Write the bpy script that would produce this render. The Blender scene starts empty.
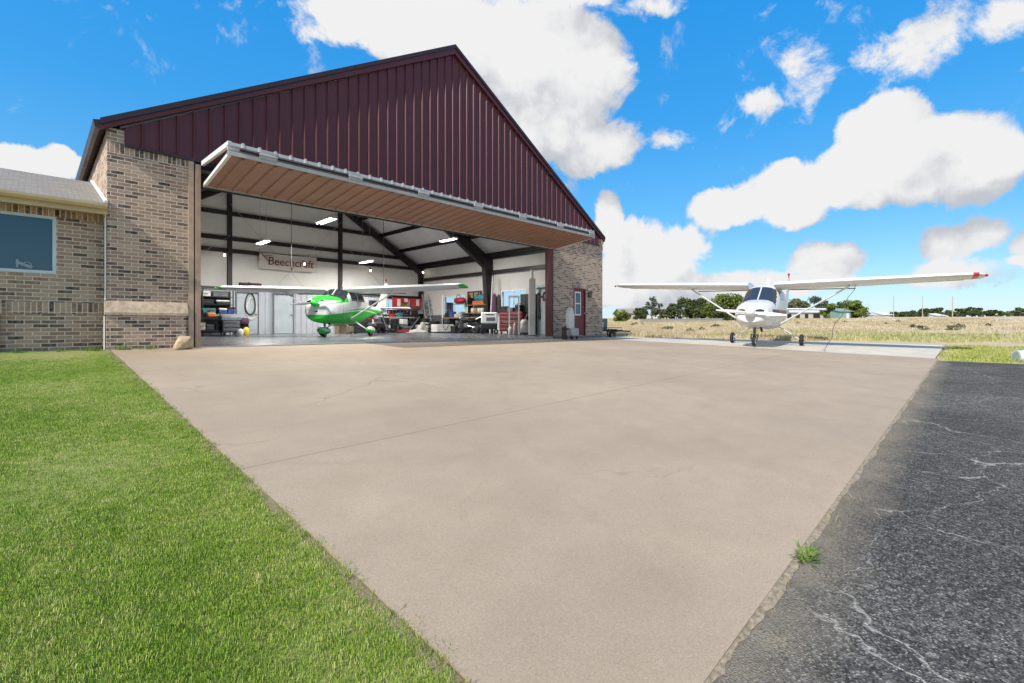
import bpy, math, random
from mathutils import Vector, Matrix
R = math.radians
random.seed(7)
rnd = random.random
def U(a, b): return a + (b - a) * random.random()
scene = bpy.context.scene
COL = scene.collection

# ---------------------------------------------------------------- camera
F = 470.0; CAMZ = 0.52; HOR = 324.0
FW = Vector((.7139, .7003)); RT = Vector((.7003, -.7139))
cam_d = bpy.data.cameras.new('camera'); cam = bpy.data.objects.new('camera', cam_d); COL.objects.link(cam)
cam.location = (0, 0, CAMZ)
cam.rotation_euler = (R(90), 0, -math.atan2(FW.x, FW.y))
cam_d.sensor_width = 36; cam_d.lens = F / 1024 * 36
cam_d.shift_y = (HOR - 341.5) / 1024
cam_d.clip_start = .05; cam_d.clip_end = 5000
scene.camera = cam

def pix(px, py=None, X=None, Y=None, Z=None):
    """photo column (and row) -> world point on the vertical plane X=, Y= or at depth Z="""
    k = (px - 512) / F
    dx = FW.x + RT.x * k; dy = FW.y + RT.y * k
    if X is not None: Z = X / dx
    elif Y is not None: Z = Y / dy
    z = CAMZ + (HOR - py) / F * Z if py is not None else 0
    return Vector((dx * Z, dy * Z, z))

# ---------------------------------------------------------------- materials
def nt(name):
    m = bpy.data.materials.new(name); m.use_nodes = True
    t = m.node_tree; t.nodes.clear()
    o = t.nodes.new('ShaderNodeOutputMaterial')
    b = t.nodes.new('ShaderNodeBsdfPrincipled')
    t.links.new(b.outputs[0], o.inputs[0])
    return m, t, b
def N(t, typ, **kw):
    n = t.nodes.new(typ)
    for k, v in kw.items(): setattr(n, k, v)
    return n
def inp(t, sock, v):
    if hasattr(v, 'links') or hasattr(v, 'is_linked'): t.links.new(v, sock)
    elif isinstance(v, (tuple, list)) and len(v) == 3 and sock.type == 'RGBA': sock.default_value = (*v, 1)
    else: sock.default_value = v
def math_(t, op, a, b=0, c=None, clamp=False):
    n = N(t, 'ShaderNodeMath', operation=op, use_clamp=clamp)
    inp(t, n.inputs[0], a); inp(t, n.inputs[1], b)
    if c is not None: inp(t, n.inputs[2], c)
    return n.outputs[0]
def mixc(t, f, a, b, blend='MIX'):
    n = N(t, 'ShaderNodeMix', data_type='RGBA', blend_type=blend)
    inp(t, n.inputs[0], f); inp(t, n.inputs[6], a); inp(t, n.inputs[7], b)
    return n.outputs[2]
def noise(t, vec, scale, detail=4, rough=.55, dist=0):
    n = N(t, 'ShaderNodeTexNoise'); t.links.new(vec, n.inputs['Vector'])
    n.inputs['Scale'].default_value = scale; n.inputs['Detail'].default_value = detail
    n.inputs['Roughness'].default_value = rough; n.inputs['Distortion'].default_value = dist
    return n.outputs[0]
def ramp(t, f, stops, interp='LINEAR'):
    n = N(t, 'ShaderNodeValToRGB'); t.links.new(f, n.inputs[0]); e = n.color_ramp.elements
    n.color_ramp.interpolation = interp
    while len(e) < len(stops): e.new(.5)
    for i, (p, c) in enumerate(stops):
        e[i].position = p; e[i].color = (*c, 1) if len(c) == 3 else c
    return n.outputs[0]
def coord(t, which='Object'): return N(t, 'ShaderNodeTexCoord').outputs[which]
def bump(t, b, h, strength=.3, dist=.01):
    n = N(t, 'ShaderNodeBump'); n.inputs['Strength'].default_value = strength; n.inputs['Distance'].default_value = dist
    t.links.new(h, n.inputs['Height']); t.links.new(n.outputs[0], b.inputs['Normal'])
_mc = {}
def mat(name, col, rough=.6, metal=0, var=.18, scale=6, bumps=0, spec=.5, bscale=None):
    if name in _mc: return _mc[name]
    m, t, b = nt(name); c = coord(t)
    n = noise(t, c, scale, 5, .6)
    lo = tuple(x * (1 - var) for x in col); hi = tuple(min(1, x * (1 + var)) for x in col)
    t.links.new(ramp(t, n, [(.3, lo), (.7, hi)]), b.inputs['Base Color'])
    b.inputs['Metallic'].default_value = metal
    n2 = noise(t, c, scale * 2.3, 3)
    t.links.new(ramp(t, n2, [(.3, (rough * .85,) * 3), (.7, (min(1, rough * 1.15),) * 3)]), b.inputs['Roughness'])
    b.inputs['Specular IOR Level'].default_value = spec
    if bumps: bump(t, b, noise(t, c, bscale or scale * 5, 4), bumps, .01)
    _mc[name] = m; return m
def emit(name, col, s):
    m, t, b = nt(name); b.inputs['Base Color'].default_value = (*col, 1)
    b.inputs['Emission Color'].default_value = (*col, 1); b.inputs['Emission Strength'].default_value = s
    return m

# ---------------------------------------------------------------- mesh builder
class MB:
    def __init__(s): s.v = []; s.f = []; s.mi = []; s.cur = 0
    def add(s, vs, fs):
        o = len(s.v); s.v += [tuple(v) for v in vs]
        for f in fs: s.f.append(tuple(i + o for i in f)); s.mi.append(s.cur)
        return s
    def box(s, x0, x1, y0, y1, z0, z1):
        return s.add([(x0,y0,z0),(x1,y0,z0),(x1,y1,z0),(x0,y1,z0),(x0,y0,z1),(x1,y0,z1),(x1,y1,z1),(x0,y1,z1)],
              [(0,3,2,1),(4,5,6,7),(0,1,5,4),(1,2,6,5),(2,3,7,6),(3,0,4,7)])
    def rbox(s, x0, x1, y0, y1, z0, z1, r=.02):      # box with chamfered edges
        import itertools
        r = min(r, (x1-x0)*.45, (y1-y0)*.45, (z1-z0)*.45)
        ex = [x0, x0+r, x1-r, x1]; vs = []; 
        lay = [(z0, r), (z0+r, 0), (z1-r, 0), (z1, r)]
        for z, k in lay:
            a0, a1, b0, b1 = x0+k, x1-k, y0+k, y1-k
            vs += [(a0+r,b0,z),(a1-r,b0,z),(a1,b0+r,z),(a1,b1-r,z),(a1-r,b1,z),(a0+r,b1,z),(a0,b1-r,z),(a0,b0+r,z)]
        fs = [tuple(range(7,-1,-1)), tuple(range(24,32))]
        for l in range(3):
            for i in range(8):
                j = (i+1) % 8; fs.append((l*8+i, l*8+j, l*8+8+j, l*8+8+i))
        return s.add(vs, fs)
    def tube(s, p, q, r0, r1=None, n=8, cap=True):
        p = Vector(p); q = Vector(q); r1 = r0 if r1 is None else r1
        d = (q - p).normalized(); a = d.orthogonal().normalized(); b = d.cross(a)
        vs = []
        for c, r in ((p, r0), (q, r1)):
            for i in range(n):
                t = 2 * math.pi * i / n; vs.append(c + (a * math.cos(t) + b * math.sin(t)) * r)
        fs = [(i, (i+1) % n, n + (i+1) % n, n + i) for i in range(n)]
        if cap: fs += [tuple(range(n-1, -1, -1)), tuple(range(n, 2*n))]
        return s.add(vs, fs)
    def path(s, pts, r, n=6):
        for a, b in zip(pts[:-1], pts[1:]): s.tube(a, b, r, n=n)
        return s
    def bar(s, p, q, w, h, up=(0,0,1)):               # rectangular bar between p and q
        p = Vector(p); q = Vector(q); d = (q-p).normalized(); a = d.cross(Vector(up)).normalized(); b = a.cross(d).normalized()
        vs = []
        for c in (p, q):
            for sx, sy in ((-1,-1),(1,-1),(1,1),(-1,1)): vs.append(c + a*(sx*w/2) + b*(sy*h/2))
        return s.add(vs, [(3,2,1,0),(4,5,6,7),(0,1,5,4),(1,2,6,5),(2,3,7,6),(3,0,4,7)])
    def prism(s, poly, axis, a, b):
        """poly of 2-D points extruded along axis from a to b"""
        n = len(poly)
        def P(u, w, t): return (t,u,w) if axis == 'x' else (u,t,w) if axis == 'y' else (u,w,t)
        vs = [P(u,w,a) for u,w in poly] + [P(u,w,b) for u,w in poly]
        fs = [tuple(range(n-1,-1,-1)), tuple(range(n,2*n))] + [(i,(i+1)%n,n+(i+1)%n,n+i) for i in range(n)]
        return s.add(vs, fs)
    def lathe(s, prof, c=(0,0,0), n=14, axis='z'):
        vs = []; c = Vector(c)
        for r, h in prof:
            for i in range(n):
                t = 2*math.pi*i/n; u, w = r*math.cos(t), r*math.sin(t)
                vs.append(c + (Vector((u,w,h)) if axis == 'z' else Vector((u,h,w)) if axis == 'y' else Vector((h,u,w))))
        fs = []
        for k in range(len(prof)-1):
            for i in range(n): fs.append((k*n+i, k*n+(i+1)%n, (k+1)*n+(i+1)%n, (k+1)*n+i))
        fs += [tuple(range(n-1,-1,-1)), tuple(range((len(prof)-1)*n, len(prof)*n))]
        return s.add(vs, fs)
    def torus(s, c, R0, r, axis='z', n=20, m=8, squash=1):
        vs = []; fs = []; c = Vector(c)
        for i in range(n):
            t = 2*math.pi*i/n
            for j in range(m):
                q = 2*math.pi*j/m; rr = R0 + r*math.cos(q); u, w, h = rr*math.cos(t), rr*math.sin(t)*squash, r*math.sin(q)
                vs.append(c + (Vector((u,w,h)) if axis == 'z' else Vector((u,h,w)) if axis == 'y' else Vector((h,u,w))))
        for i in range(n):
            for j in range(m):
                fs.append((i*m+j, ((i+1)%n)*m+j, ((i+1)%n)*m+(j+1)%m, i*m+(j+1)%m))
        return s.add(vs, fs)
    def blob(s, c, rx, ry, rz, n=10, m=7, jit=.15):
        vs = []; fs = []
        for k in range(m+1):
            ph = math.pi*k/m
            for i in range(n):
                t = 2*math.pi*i/n; j = 1 + U(-jit, jit)
                vs.append((c[0]+rx*j*math.sin(ph)*math.cos(t), c[1]+ry*j*math.sin(ph)*math.sin(t), c[2]-rz*j*math.cos(ph)))
        for k in range(m):
            for i in range(n): fs.append((k*n+i, k*n+(i+1)%n, (k+1)*n+(i+1)%n, (k+1)*n+i))
        return s.add(vs, fs)
    def build(s, name, m, parent=None, smooth=False, off=None):
        me = bpy.data.meshes.new(name)
        vs = [(a-off[0], b-off[1], c-off[2]) for a,b,c in s.v] if off else s.v
        me.from_pydata(vs, [], s.f)
        ms = m if isinstance(m, (list, tuple)) else [m]
        for x in ms: me.materials.append(x)
        if len(ms) > 1: me.polygons.foreach_set('material_index', s.mi)
        import bmesh
        bm = bmesh.new(); bm.from_mesh(me); bmesh.ops.recalc_face_normals(bm, faces=bm.faces); bm.to_mesh(me); bm.free()
        if smooth: me.shade_smooth() if smooth is True else (me.shade_smooth(), me.set_sharp_from_angle(angle=R(smooth)))
        o = bpy.data.objects.new(name, me); COL.objects.link(o)
        if parent: o.parent = parent
        return o
def tag(o, label=None, cat=None, group=None, kind=None):
    if label: o['label'] = label
    if cat: o['category'] = cat
    if group: o['group'] = group
    if kind: o['kind'] = kind
    return o
def thing(name, label, cat, loc=(0,0,0), rz=0, group=None):
    o = bpy.data.objects.new(name, None); COL.objects.link(o); o.location = loc; o.rotation_euler = (0,0,rz)
    o.empty_display_size = .2
    return tag(o, label, cat, group)
def copy_tree(o, parent=None):
    c = o.copy(); COL.objects.link(c); c.parent = parent
    for ch in list(o.children): copy_tree(ch, c)
    return c
# ---------------------------------------------------------------- light and sky
scene.view_settings.view_transform = 'Standard'; scene.view_settings.look = 'None'
scene.view_settings.exposure = EXPOSURE = 0.25; scene.view_settings.gamma = 1
SUN_AZ = R(7); SUN_EL = R(42)
sdir = Vector((math.cos(SUN_AZ)*math.cos(SUN_EL), math.sin(SUN_AZ)*math.cos(SUN_EL), -math.sin(SUN_EL)))
sl = bpy.data.lights.new('sun', 'SUN'); sl.energy = 4.3; sl.angle = R(.5); sl.color = (1, .95, .87)
so = bpy.data.objects.new('sun', sl); COL.objects.link(so); so.rotation_euler = sdir.to_track_quat('-Z', 'Y').to_euler(); so.location = (-30, -20, 40)

w = bpy.data.worlds.new('World'); scene.world = w; w.use_nodes = True
t = w.node_tree; t.nodes.clear()
out = N(t, 'ShaderNodeOutputWorld'); bg = N(t, 'ShaderNodeBackground'); t.links.new(bg.outputs[0], out.inputs[0])
sky = N(t, 'ShaderNodeTexSky', sky_type='NISHITA', sun_disc=False, sun_elevation=SUN_EL, sun_rotation=math.atan2(-sdir.x, -sdir.y),
        altitude=100, air_density=1.0, dust_density=.6, ozone_density=2.5)
bg.inputs['Strength'].default_value = .13

# clouds: a field of puffs at fixed compass directions, broken up by noise
def ang(px, py):
    k = (px-512)/F; v = Vector((FW.x+RT.x*k, FW.y+RT.y*k, (HOR-py)/F))
    return math.degrees(math.atan2(v.y, v.x)), math.degrees(math.atan2(v.z, math.hypot(v.x, v.y)))
puffs = [  # column, row, half width, half height (photo pixels), density
 (350,22,72,40,.95),(440,30,100,62,1.15),(520,55,95,75,1.2),(575,75,75,72,1.1),(600,148,52,36,1.1),(548,120,85,52,1.1),(655,2,46,20,.62),(570,-20,110,40,1.0),
 (885,165,120,48,1.25),(880,122,58,36,1.2),(962,168,66,36,1.15),(806,186,78,34,1.1),(738,204,50,27,1.1),(792,216,42,20,1.0),(900,195,90,20,.9),
 (905,58,76,48,.55),(955,40,64,42,.48),(812,72,48,36,.40),(770,100,40,18,.42),(1015,18,52,36,.62),(672,136,34,22,.42),(860,225,34,12,.4),
 (612,222,20,36,1.15),(655,256,66,40,1.2),(640,285,90,32,1.1),(716,285,70,22,.85),(818,262,46,26,1.1),(790,285,80,18,.8),(948,240,48,30,1.05),(955,275,60,24,.8),(1012,244,30,18,.9),(1010,262,26,12,.9),
 (35,165,62,24,1.15),(-10,155,42,26,1.1),(70,165,34,14,1.0),
 (-300,120,160,70,1.1),(1500,150,200,80,1.0),(1250,230,120,50,1.0)]
puffs = [(*ang(px, py), abs(ang(px-rx*1.06, py)[0]-ang(px+rx*1.06, py)[0])/2, abs(ang(px, py-ry*1.06)[1]-ang(px, py+ry*1.06)[1])/2, d) for px, py, rx, ry, d in puffs]
puffs += [(-150,32,38,20,1.1),(-95,38,34,18,1.1),(155,28,34,18,1.1),(-60,22,20,12,1.0),(-125,62,50,14,1.0),(120,55,30,14,1.0)]    # unseen clouds added behind and above the view as white fill on the facade
g = bpy.data.node_groups.new('puffs', 'ShaderNodeTree')
g.interface.new_socket('U', in_out='INPUT', socket_type='NodeSocketFloat'); g.interface.new_socket('V', in_out='INPUT', socket_type='NodeSocketFloat')
g.interface.new_socket('D', in_out='OUTPUT', socket_type='NodeSocketFloat')
gi = N(g, 'NodeGroupInput'); go = N(g, 'NodeGroupOutput'); acc = None
for a0, e0, ra, re, d in puffs:
    u = math_(g, 'MULTIPLY', math_(g, 'SUBTRACT', gi.outputs[0], a0), 1/ra); v = math_(g, 'MULTIPLY', math_(g, 'SUBTRACT', gi.outputs[1], e0), 1/re)
    q = math_(g, 'MULTIPLY_ADD', u, u, math_(g, 'MULTIPLY', v, v))
    q = math_(g, 'MULTIPLY', math_(g, 'SUBTRACT', 1.0, q, clamp=True), d)
    acc = q if acc is None else math_(g, 'SMOOTH_MAX', acc, q, .18)
g.links.new(acc, go.inputs[0])
dirv = coord(t, 'Generated'); sp = N(t, 'ShaderNodeSeparateXYZ'); t.links.new(dirv, sp.inputs[0])
az = math_(t, 'MULTIPLY', math_(t, 'ARCTAN2', sp.outputs[1], sp.outputs[0]), 180/math.pi)
el = math_(t, 'MULTIPLY', math_(t, 'ARCSINE', sp.outputs[2]), 180/math.pi)
def cloud(du, dv):
    n1 = noise(t, dirv, 7, 9, .6, .5)
    n2 = noise(t, dirv, 3.1, 3, .5)
    gn = N(t, 'ShaderNodeGroup'); gn.node_tree = g
    t.links.new(math_(t, 'ADD', math_(t, 'MULTIPLY_ADD', n2, 7, az), du-3.5), gn.inputs[0]); t.links.new(math_(t, 'ADD', math_(t, 'MULTIPLY_ADD', n1, 5, el), dv-2.5), gn.inputs[1])
    nn = noise(t, dirv, 9.5, 12, .66, .4)
    return math_(t, 'ADD', gn.outputs[0], math_(t, 'MULTIPLY', math_(t, 'SUBTRACT', nn, .5), 1.75)), nn
d0, nn = cloud(0, 0)
d1, _ = cloud(3.0, 5.0)
mask = N(t, 'ShaderNodeMapRange', interpolation_type='SMOOTHSTEP'); t.links.new(d0, mask.inputs[0]); mask.inputs[1].default_value = .25; mask.inputs[2].default_value = .58
lit = math_(t, 'SUBTRACT', d0, math_(t, 'MULTIPLY', d1, .9))
fine = noise(t, dirv, 26, 8, .6)
lit = math_(t, 'ADD', lit, math_(t, 'MULTIPLY', math_(t, 'SUBTRACT', fine, .5), 1.3))
ccol = ramp(t, math_(t, 'ADD', lit, .45), [(0, (.62,.65,.70)), (.28, (.76,.78,.82)), (.52, (.92,.93,.94)), (.72, (1,1,1))])
cl = N(t, 'ShaderNodeVectorMath', operation='SCALE'); t.links.new(ccol, cl.inputs[0]); cl.inputs['Scale'].default_value = 5.7
hs = N(t, 'ShaderNodeHueSaturation'); hs.inputs['Saturation'].default_value = 1.45; hs.inputs['Value'].default_value = 1.3; hs.inputs['Hue'].default_value = .497
t.links.new(sky.outputs[0], hs.inputs['Color'])
eln = math_(t, 'DIVIDE', el, 90.0, clamp=True)
tint = ramp(t, eln, [(0,(.52,.72,.88)),(.05,(.30,.60,.86)),(.12,(.15,.48,.85)),(.24,(.06,.38,.86)),(.40,(.028,.33,.87)),(1,(.02,.19,.62))])
tv = N(t, 'ShaderNodeVectorMath', operation='SCALE'); t.links.new(tint, tv.inputs[0]); tv.inputs['Scale'].default_value = 6.9
skyc = mixc(t, .7, hs.outputs[0], tv.outputs[0])
res = mixc(t, mask.outputs[0], skyc, cl.outputs[0])
t.links.new(res, bg.inputs['Color'])

# ---------------------------------------------------------------- shared materials
def brick_mat(name, soldier=False, tone=1.0):
    m, t, b = nt(name); c = coord(t); s = N(t, 'ShaderNodeSeparateXYZ'); t.links.new(c, s.inputs[0])
    wob = noise(t, c, 5, 3); u = math_(t, 'ADD', s.outputs[0], s.outputs[1]); v = s.outputs[2]
    v = math_(t, 'ADD', v, math_(t, 'MULTIPLY', math_(t, 'SUBTRACT', wob, .5), .012))
    cm = N(t, 'ShaderNodeCombineXYZ'); t.links.new(u, cm.inputs[0]); t.links.new(v, cm.inputs[1])
    bt = N(t, 'ShaderNodeTexBrick'); t.links.new(cm.outputs[0], bt.inputs['Vector'])
    bt.inputs['Scale'].default_value = 1; bt.inputs['Color1'].default_value = (0,0,0,1); bt.inputs['Color2'].default_value = (1,1,1,1); bt.inputs['Mortar'].default_value = (.5,.5,.5,1)
    bt.inputs['Mortar Size'].default_value = .0095; bt.inputs['Mortar Smooth'].default_value = .25; bt.inputs['Bias'].default_value = 0
    if soldier: bt.inputs['Brick Width'].default_value = .080; bt.inputs['Row Height'].default_value = .25; bt.offset = 0
    else: bt.inputs['Brick Width'].default_value = .222; bt.inputs['Row Height'].default_value = .0745
    T = tone
    bc = ramp(t, bt.outputs['Color'], [(0,(.055*T,.034*T,.026*T)),(.16,(.11*T,.064*T,.045*T)),(.27,(.29*T,.168*T,.113*T)),(.5,(.44*T,.285*T,.188*T)),(.8,(.57*T,.395*T,.27*T)),(1,(.35*T,.19*T,.128*T))])
    n1 = noise(t, c, 14, 6, .7)
    bc = mixc(t, math_(t, 'MULTIPLY', ramp(t, n1, [(.42,(0,0,0)),(.62,(1,1,1))]), .4), bc, (.58,.44,.335))
    n3 = noise(t, c, 55, 4, .7)
    bc = mixc(t, math_(t, 'MULTIPLY', ramp(t, n3, [(.52,(0,0,0)),(.64,(1,1,1))]), .62), bc, (.06,.045,.04))
    bc = mixc(t, bt.outputs['Fac'], bc, (.74,.645,.53))
    t.links.new(bc, b.inputs['Base Color']); b.inputs['Roughness'].default_value = .9
    hgt = math_(t, 'ADD', math_(t, 'MULTIPLY', bt.outputs['Fac'], -1), math_(t, 'MULTIPLY', n3, .55))
    bump(t, b, hgt, 1.0, .02)
    return m
M_brick = brick_mat('brick'); M_soldier = brick_mat('brick_soldier', True); M_ledge = mat('brick_ledge', (.52,.40,.28), .9, 0, .3, 9, .5)
M_maroon = mat('maroon_metal', (.100,.022,.028), .43, .0, .08, 1.5, spec=.4)
M_trim = mat('dark_trim', (.028,.012,.016), .42, 0, .1, 3)
M_redsteel = mat('dark_steel', (.010,.006,.008), .5, 0, .2, 3)
M_white = mat('white_liner', (.60,.59,.57), .7, 0, .05, .9)
M_ceil = mat('ceiling_liner', (.62,.62,.62), .75, 0, .08, 1.2)
M_wpaint = mat('white_paint', (.80,.80,.79), .35, 0, .03, 4)
M_soffit = mat('door_skin', (.33,.18,.12), .45, 0, .1, 2)
M_doorframe = mat('door_frame_grey', (.46,.44,.41), .5, .0, .1, 3)
M_galv = mat('galvanised', (.40,.39,.38), .6, .15, .18, 6)
M_black = mat('black_plastic', (.018,.018,.02), .45, 0, .3, 8)
M_rubber = mat('rubber', (.022,.022,.023), .85, 0, .3, 20, .2)
M_chrome = mat('chrome', (.6,.6,.62), .25, .9, .1, 8)
M_grey = mat('grey_paint', (.12,.125,.14), .5, 0, .15, 5)
M_bluegrey = mat('bluegrey_panel', (.40,.45,.49), .45, 0, .1, 2)
M_red = mat('red_paint', (.38,.02,.025), .4, 0, .15, 5)
M_darkred = mat('dark_red_paint', (.16,.018,.02), .42, 0, .2, 5)
M_wood = mat('wood', (.33,.2,.1), .7, 0, .3, 12)
M_cream = mat('cream_trim', (.56,.42,.22), .55, 0, .08, 3)
M_tan = mat('tan_jamb', (.50,.37,.27), .7, 0, .2, 5, .2)
def glass_mat(name, tint=(.9,.95,1), dark=False):
    m, t, b = nt(name)
    if dark:
        b.inputs['Base Color'].default_value = (*tint, 1); b.inputs['Roughness'].default_value = .09; b.inputs['Specular IOR Level'].default_value = .9
        return m
    o = [n for n in t.nodes if n.type == 'OUTPUT_MATERIAL'][0]
    tr = N(t, 'ShaderNodeBsdfTransparent'); tr.inputs[0].default_value = (*tint, 1); gl = N(t, 'ShaderNodeBsdfGlossy'); gl.inputs['Roughness'].default_value = .03
    fr = N(t, 'ShaderNodeLayerWeight'); fr.inputs[0].default_value = .15; mx = N(t, 'ShaderNodeMixShader')
    t.links.new(math_(t, 'MULTIPLY', fr.outputs[1], .5), mx.inputs[0]); t.links.new(tr.outputs[0], mx.inputs[1]); t.links.new(gl.outputs[0], mx.inputs[2]); t.links.new(mx.outputs[0], o.inputs[0])
    return m
M_glass = glass_mat('clear_glass'); M_dglass = glass_mat('dark_glass', (.03,.04,.055), True); M_wglass = glass_mat('window_glass', (.035,.075,.105), True)
# ---------------------------------------------------------------- ground heights
def clamp(a, lo, hi): return max(lo, min(hi, a))
def lerp(a, b, f): return a + (b-a)*f
def apron_z(x, y):
    f = clamp((x-1.1)/16.4, 0, 1); dy = clamp(12.35-y, 0, 11.65)
    return lerp(-.0685*dy, -.10*f-.029*dy, f) if False else (1-f)*(-.0685*dy) + f*(-.10-.029*dy)
def slab_edge(y): return 21 + (13-y)*(3/12.2)            # far edge of the pale slab
def slab_z(x, y):
    yy = clamp(y, .7, 13); f = clamp((x-17.5)/(slab_edge(yy)-17.5), 0, 1)
    return (1-f)*apron_z(17.5, yy) + f*(-.12-.0123*(13-yy))
def rise(d):
    k = [(0,0),(24,0),(40,.16),(80,1.0),(160,2.45),(300,4.2),(600,4.6),(4000,4.6)]
    for (a,b),(c,e) in zip(k[:-1], k[1:]):
        if d <= c: return lerp(b, e, (d-a)/(c-a))
    return 4.6
def level(x, y):
    if x <= 17.5: z = apron_z(x, clamp(y, .7, 12.35))
    else: z = slab_z(x, y)
    if y > 13: z = lerp(z, -.15, clamp((y-13)/8, 0, 1))
    return z
def gz(x, y):
    z = level(x, y) - .03 + rise(math.hypot(x, y))
    inside = (-14 < x < 16.9 and -8 < y < 12.6) or (1.3 < x < 18.6 and y > 12 and y < 27) or (x >= 16.5 and x < slab_edge(clamp(y,.7,14))-.4 and .9 < y < 13.4) or (-8 < x < 1.2 and 12.6 < y < 20)
    if inside: z -= .14
    elif x > 24: z += .03*math.sin(x*.7+y*.31)*math.sin(y*.53-x*.2)*min(1, (x-24)/6)
    return z
def axis(lo, a, b, hi, step, g):
    xs = [a + i*step for i in range(int((b-a)/step)+1)]
    s = step; x = xs[-1]
    while x < hi: s *= g; x += s; xs.append(x)
    s = step; x = a; pre = []
    while x > lo: s *= g; x -= s; pre.append(x)
    return pre[::-1] + xs
def sheet(name, xs, ys, zf, m, label, cat, kind='structure', parent=None):
    b = MB(); n = len(xs)
    b.v = [(x, y, zf(x, y)) for y in ys for x in xs]
    b.f = [(j*n+i, j*n+i+1, (j+1)*n+i+1, (j+1)*n+i) for j in range(len(ys)-1) for i in range(n-1)]; b.mi = [0]*len(b.f)
    o = b.build(name, m, parent, smooth=True); return tag(o, label, cat, kind=kind)

# field earth
m, t, b = nt('field_earth'); c = coord(t)
n1 = noise(t, c, .09, 5, .6); n2 = noise(t, c, 1.3, 6, .7); n3 = noise(t, c, .03, 3)
cc = ramp(t, n1, [(.3,(.36,.26,.15)),(.5,(.52,.42,.27)),(.68,(.31,.30,.13))])
cc = mixc(t, math_(t, 'MULTIPLY', n2, .6), cc, (.60,.48,.31))
cc = mixc(t, ramp(t, n3, [(.52,(0,0,0)),(.6,(.7,.7,.7))]), cc, (.66,.58,.46))
t.links.new(cc, b.inputs['Base Color']); b.inputs['Roughness'].default_value = 1; bump(t, b, n2, .6, .08)
M_field = m
sheet('ground', axis(-900, -16, 60, 1600, .6, 1.12), axis(-900, -12, 44, 1600, .6, 1.12), gz, M_field, 'dry straw coloured field ground reaching to the tree line', 'ground')

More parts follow.
